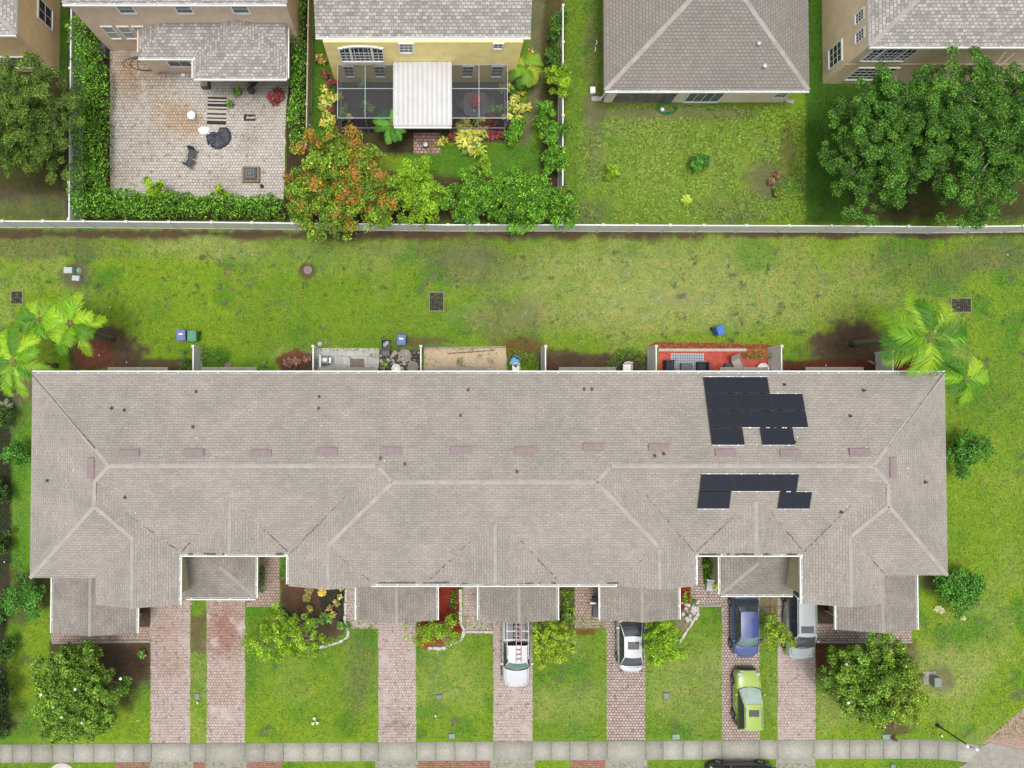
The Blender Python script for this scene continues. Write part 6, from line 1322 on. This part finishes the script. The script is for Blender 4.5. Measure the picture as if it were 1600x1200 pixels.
box_thing('side_table', 'small white table at the middle of the porch bench', 'side table', 924, 939, [('table_top', MB().bbox(-.2, .2, -.07, .07, .5, .54, .01), WHITEM), ('base', MB().box(-.05, .05, -.05, .05, .0, .499), WHITEM)])
box_thing('white_screen', 'white lattice panel lying beside the right hip porch', 'panel', 1107, 913, [('lattice', MB().bbox(-.24, .24, -.38, .38, .0, .35, .02), plain('lattice_white', A(214, 214, 208), .7, .25, 12)), ('top_bar', MB().box(-.3, .6, .34, .42, .36, .42), WHITEM)], rz=R(-8))
r = random.Random(31)
for i in range(40):
    px, py = r.uniform(1066, 1093), r.uniform(938, 975)
    if px+py*.9 > 1958: continue
    s = r.uniform(.06, .16); c = P(px, py); o = MB().lathe([(s*.6, 0), (s, s*.3), (s*.6, s*.6)], n=r.choice([5, 6])).build('white_rock', STONEW if r.random() < .75 else ROCKG); o.location = (*c, 0); o.rotation_euler = (0, 0, r.uniform(0, 6)); tag(o, 'white landscaping rock in the curved bed left of the blue sedan', 'rock', 'white rocks in the curved bed')
box_thing('kayak_cart', 'rusty metal folding frame on the dirt strip right of the blue sedan', 'metal frame', 1201, 955, [('frame', MB().tube([(-.4, -.3, .1), (.4, -.2, .12), (.35, .4, .3), (-.2, .3, .15)], .02, 6), plain('rust', A(90, 66, 52), .8, .2)), ('plank', MB().bbox(.15, .3, -.3, 1.0, .02, .07, .01), plain('rust_plank', A(170, 130, 90), .9, .2))])

# ------------------------------------------------------------------ cars (front towards +Y)
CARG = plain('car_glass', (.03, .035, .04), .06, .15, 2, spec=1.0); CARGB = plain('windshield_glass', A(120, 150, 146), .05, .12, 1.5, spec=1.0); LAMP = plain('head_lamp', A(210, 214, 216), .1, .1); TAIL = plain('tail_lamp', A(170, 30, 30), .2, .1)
CHR = plain('rim_alloy', A(170, 172, 176), .35, .1, metal=.5)
def car(name, label, cat, px, py, rz, paint, L=4.5, W=1.78, H=1.45, hood=1.1, trunk=.55, ws=.75, rs=.6, rooflen=None, belt=.92, hoodh=.95, nose=.62, deck=.95, sunroof=None, pickup=False, rails=None, glassf=None, zpos=.8, scaleroof=1.0, bumper=False):
    c = P(px, py, zpos); t = thing(name, label, cat, (*c, 0.012), rz); hl = L/2; hw = W/2
    fr = hl-hood; bk = -hl+trunk                            # glass base, front and rear
    st = [-hl, -hl+.03, -hl+.14, -hl+.35, bk, (bk+fr)/2, fr, hl-.75, hl-.4, hl-.16, hl-.04, hl]
    def wid(y):
        u = abs(y)/hl; return hw*(1-.05*u**2-.30*max(0, (u-.80)/.2)**2.4)
    def ztop(y):
        if y > fr: s = (y-fr)/(hl-fr); return belt+(hoodh-belt)*min(1, s*3)-(hoodh-nose)*max(0, s-.15)**1.9*1.25
        if y < bk: s = (bk-y)/(bk+hl+1e-6); return belt+(deck-belt)*min(1, s*3)-.25*max(0, s-.6)**2/.16*.6
        return belt
    rows = []
    for y in st:
        w = wid(y); z = ztop(y); zb = .22+(.12 if abs(y) > hl-.1 else 0); cr = .03
        rows.append([(-w*.93, y, zb), (-w, y, zb+.12), (-w*1.0, y, z*.62), (-w*.975, y, z*.84), (-w*.90, y, z-.02), (-w*.78, y, z+.012), (-w*.4, y, z+cr), (0, y, z+cr+.012), (w*.4, y, z+cr), (w*.78, y, z+.012), (w*.90, y, z-.02), (w*.975, y, z*.84), (w, y, z*.62), (w, y, zb+.12), (w*.93, y, zb)])
    m = MB(); m.grid(rows); n = len(rows[0]); e = (len(rows)-1)*n; m.f.append(tuple(range(n))); m.f.append(tuple(e+i for i in range(n-1, -1, -1))); m.f.append((0, n-1, e+n-1, e)[::-1])
    m.build('body', paint, t, smooth=True)
    yb0, yb1 = bk+.02, fr-.02; yt0, yt1 = bk+rs, fr-ws; wb = hw*.87; wt = hw*.62*scaleroof; zt = H-.05
    if pickup: yb0 = -.35; yt0 = -.22
    Bz = belt+.02
    def curve(y, w, z, bow, k=7): return [(w*(-1+2*i/(k-1)), y+bow*(1-(-1+2*i/(k-1))**2), z) for i in range(k)]
    g = glassf or CARGB
    m = MB(); m.grid([curve(yb1, wb*.96, Bz, .16), curve((yb1+yt1)/2, (wb+wt)/2*.95, (Bz+zt)/2+.05, .12), curve(yt1, wt*.97, zt, .07)]); m.build('windshield', g, t, smooth=True)
    m = MB(); m.grid([curve(yt0, wt*.97, zt, -.05), curve((yb0+yt0)/2, (wb+wt)/2*.95, (Bz+zt)/2+.05, -.08), curve(yb0, wb*.96, Bz, -.1)]); m.build('rear_window', CARG, t, smooth=True)
    for s in (-1, 1):
        m = MB(); m.grid([[(s*(wb+.02), yb0+.05, Bz), (s*(wb+.03), (yb0+yb1)/2, Bz), (s*(wb+.02), yb1-.02, Bz)], [(s*(wt+.06), yt0+.03, zt-.03), (s*(wt+.08), (yt0+yt1)/2, zt-.01), (s*(wt+.06), yt1, zt-.03)]]); m.build('side_window', CARG, t)
        for (ya, yb__) in (((yb1), yt1), ((yb0), yt0)):
            MB().tube([(s*(wb), ya, Bz-.02), (s*(wt+.03), yb__, zt-.01)], .04, 6).build('pillar', paint, t, smooth=True)
        ym = (yb0+yb1)/2; MB().tube([(s*(wb+.035), ym, Bz), (s*(wt+.085), ym, zt-.01)], .025, 5).build('pillar', BLACKM, t)
        m = MB(); m.bbox(min(s*(hw-.02), s*(hw+.17)), max(s*(hw-.02), s*(hw+.17)), fr-.38, fr-.24, belt+.02, belt+.16, .03); m.build('side_mirror', paint, t)
        MB().bbox(min(s*hw*.5, s*hw*.86), max(s*hw*.5, s*hw*.86), hl-.36, hl-.12, nose+.02, nose+.15, .05).build('headlight', LAMP, t)
        MB().bbox(min(s*hw*.6, s*hw*.88), max(s*hw*.6, s*hw*.88), -hl+.03, -hl+.12, deck-.22, deck-.03, .02).build('tail_light', TAIL, t)
        for yy in (hl-.82, -hl+.85):
            m = MB(); m.tube([(s*(hw-.2), yy, .32), (s*(hw-.01), yy, .32), (s*(hw+.015), yy, .32)], [.33, .33, .29], 20); wh = m.build('wheel', RUBBER, t); MB().lathe([(.19, 0), (.17, .012)], n=14).build('rim', CHR, wh).rotation_euler = (0, s*math.pi/2, 0)
            wh.children[0].location = (s*(hw+.016), yy, .32)
    k = 9; rows = []
    for i in range(7):
        f = i/6; y = yt0-.02+(yt1-yt0+.04)*f; bow = .07*(1 if f > .5 else -1)*abs(2*f-1)**3
        rows.append([((wt+.06)*(-1+2*j/(k-1)), y+bow*(1-(-1+2*j/(k-1))**2), zt-.02+.06*(1-(-1+2*j/(k-1))**2)*(1-.35*(2*f-1)**2)+.015) for j in range(k)])
    MB().grid(rows).build('roof', paint, t, smooth=True)
    if sunroof: y0, y1, sw = sunroof; MB().bbox(-sw, sw, y0, y1, zt+.03, zt+.066, .008).build('sunroof', CARG, t)
    if rails:
        for s in (-1, 1): MB().tube([(s*(wt-.0), yt0+.1, zt+.02), (s*wt, yt0+.2, zt+.08), (s*wt, yt1-.2, zt+.08), (s*wt, yt1-.1, zt+.02)], .028, 6).build('roof_rail', rails, t)
    if bumper: MB().bbox(-hw*.72, hw*.72, hl-.09, hl+.03, .35, .66, .03).build('bumper', BLACKP, t)
    for s in (-.35, .35): MB().tube([(s*hw, fr+.02, belt+.06), (s*hw+.32*hw, fr-.18, Bz+.09)], .012, 5).build('wiper', BLACKM, t)
    SE = plain('panel_seam', (.02, .02, .022), .8, .1); zc = lambda y: ztop(y)+.045
    ys = [fr+.10, fr+.12, (fr+hl)/2, hl-.34]
    for s in (-1, 1):
        MB().tube([(s*hw*.76, y, ztop(y)+.012) for y in ys]+[(s*hw*.5, hl-.22, ztop(hl-.22)+.02)], .011, 4).build('seam', SE, t)
        for yy in ((yb0+yb1)/2, yb1-.05, yb0+.1): MB().tube([(s*(hw*.985), yy, .4), (s*(hw*.975), yy, belt*.84), (s*hw*.9, yy, belt)], .011, 4).build('seam', SE, t)
        MB().tube([(s*(wb+.035), yb0, Bz-.005), (s*(wb+.045), (yb0+yb1)/2, Bz-.005), (s*(wb+.035), yb1, Bz-.005)], .02, 5).build('belt_trim', BLACKM, t)
        for yy in ((yb0+yb1)/2+.35, (yb0+yb1)/2-.65): MB().bbox(min(s*hw*.97, s*hw*1.015), max(s*hw*.97, s*hw*1.015), yy-.1, yy+.1, .78, .82, .01).build('door_handle', paint if paint != PW else GREYM, t)
    MB().tube([(x, y+.03, z-.01) for x, y, z in curve(yb1, wb*.95, Bz, .16)], .045, 5).build('cowl', BLACKP, t)
    if not pickup and trunk > .3: MB().tube([(x, y-.05, z+.0) for x, y, z in curve(yb0, wb*.9, deck+.03, -.1)], .010, 4).build('seam', SE, t)
    MB().box(-.25, .25, -hl-.012, -hl+.001, .5, .62).build('number_plate', UB, t)
    return t
def paint(name, col, rough=.25, metal=0.0): return plain(name, A(*col), rough, .03, 1, coat=.8, metal=metal)
PW = paint('white_car_paint', (236, 238, 240)); 
pk = car('pickup_truck', 'white pickup truck with ladder and roof rack under the fourth porch roof', 'pickup truck', 806.5, 1009, R(180), PW, L=5.5, W=1.9, H=1.8, hood=1.35, trunk=1.6, ws=.62, belt=1.12, hoodh=1.12, nose=.85, deck=1.1, pickup=True, zpos=.9)
MB().box(-.8, .8, -2.62, -.55, 1.135, 1.165).build('bed_cover', CARG, pk)
for s in (-1, 1): MB().tube([(s*.72, -2.6, 1.72), (s*.72, .55, 1.84)], .03, 6).build('roof_rail', GREYM, pk)
for y in (-2.3, -1.3, -.3, .35): MB().tube([(-.76, y, 1.78), (.76, y, 1.78)], .025, 6).build('rack_bar', WHITEM, pk)
lp = P(806, 995, 1.9); ld = thing('ladder', 'long pinkish red ladder tied on the roof of the white pickup', 'ladder', (pk.location[0], pk.location[1], 1.92), R(180)); LM = plain('ladder_pink', A(206, 168, 164), .6, .1)
for s in (-1, 1): MB().box(-.05+s*.17-.025, -.05+s*.17+.025, -2.7, .75, -.04, .04).build('rail', LM, ld)
for k in range(11): MB().box(-.05-.144, -.05+.144, -2.55+k*.31-.03, -2.55+k*.31+.03, -.015, .02).build('rung', LM, ld)
car('sedan', 'white sedan with dark sunroof parked nose in beside the bright green tree', 'car', 985.5, 996, R(0), PW, L=4.6, W=1.75, H=1.42, hood=1.25, trunk=.44, ws=.85, rs=.76, sunroof=(-.6, -.08, .38), glassf=CARG, deck=.98)
BL = paint('blue_car_paint', (84, 98, 158)); car('sedan', 'blue sedan parked above the green car on the sixth driveway', 'car', 1165.5, 976, R(180), BL, L=4.5, W=1.78, H=1.45, hood=.95, trunk=.45, ws=.68, rs=.8, deck=.96)
GR = paint('lime_car_paint', (178, 206, 84)); car('hatchback', 'lime green boxy hatchback with sunroof and silver roof rails', 'car', 1169.5, 1093.5, R(0), GR, L=4.0, W=1.78, H=1.6, hood=1.2, trunk=.10, ws=.85, rs=.26, sunroof=(-.78, -.34, .34), rails=plain('rail_silver', A(200, 204, 206), .3, .05, metal=.4), belt=.98, hoodh=1.0, nose=.78, scaleroof=1.02, bumper=True, glassf=plain('reflection_toned_windshield', A(190, 214, 200), .05, .15, 1.5, spec=1.0))  # windshield's bright reflection is put into its base colour
SV = paint('silver_car_paint', (186, 194, 194), .25); car('minivan', 'silver minivan parked on the seventh driveway partly under the roof corner', 'minivan', 1250.5, 973, R(180), SV, L=4.9, W=1.88, H=1.72, hood=.97, trunk=.12, ws=.88, rs=.4, sunroof=(-.05, .40, .42), belt=1.02, hoodh=1.02, nose=.75, scaleroof=1.02, rails=plain('rail_silver', A(1, 1, 1)), glassf=CARG)
BK = paint('black_car_paint', (38, 42, 48)); car('sedan', 'black car parked along the street, cut by the lower picture edge', 'car', 1160, 1217, R(90), BK, L=4.6, W=1.8, H=1.45)
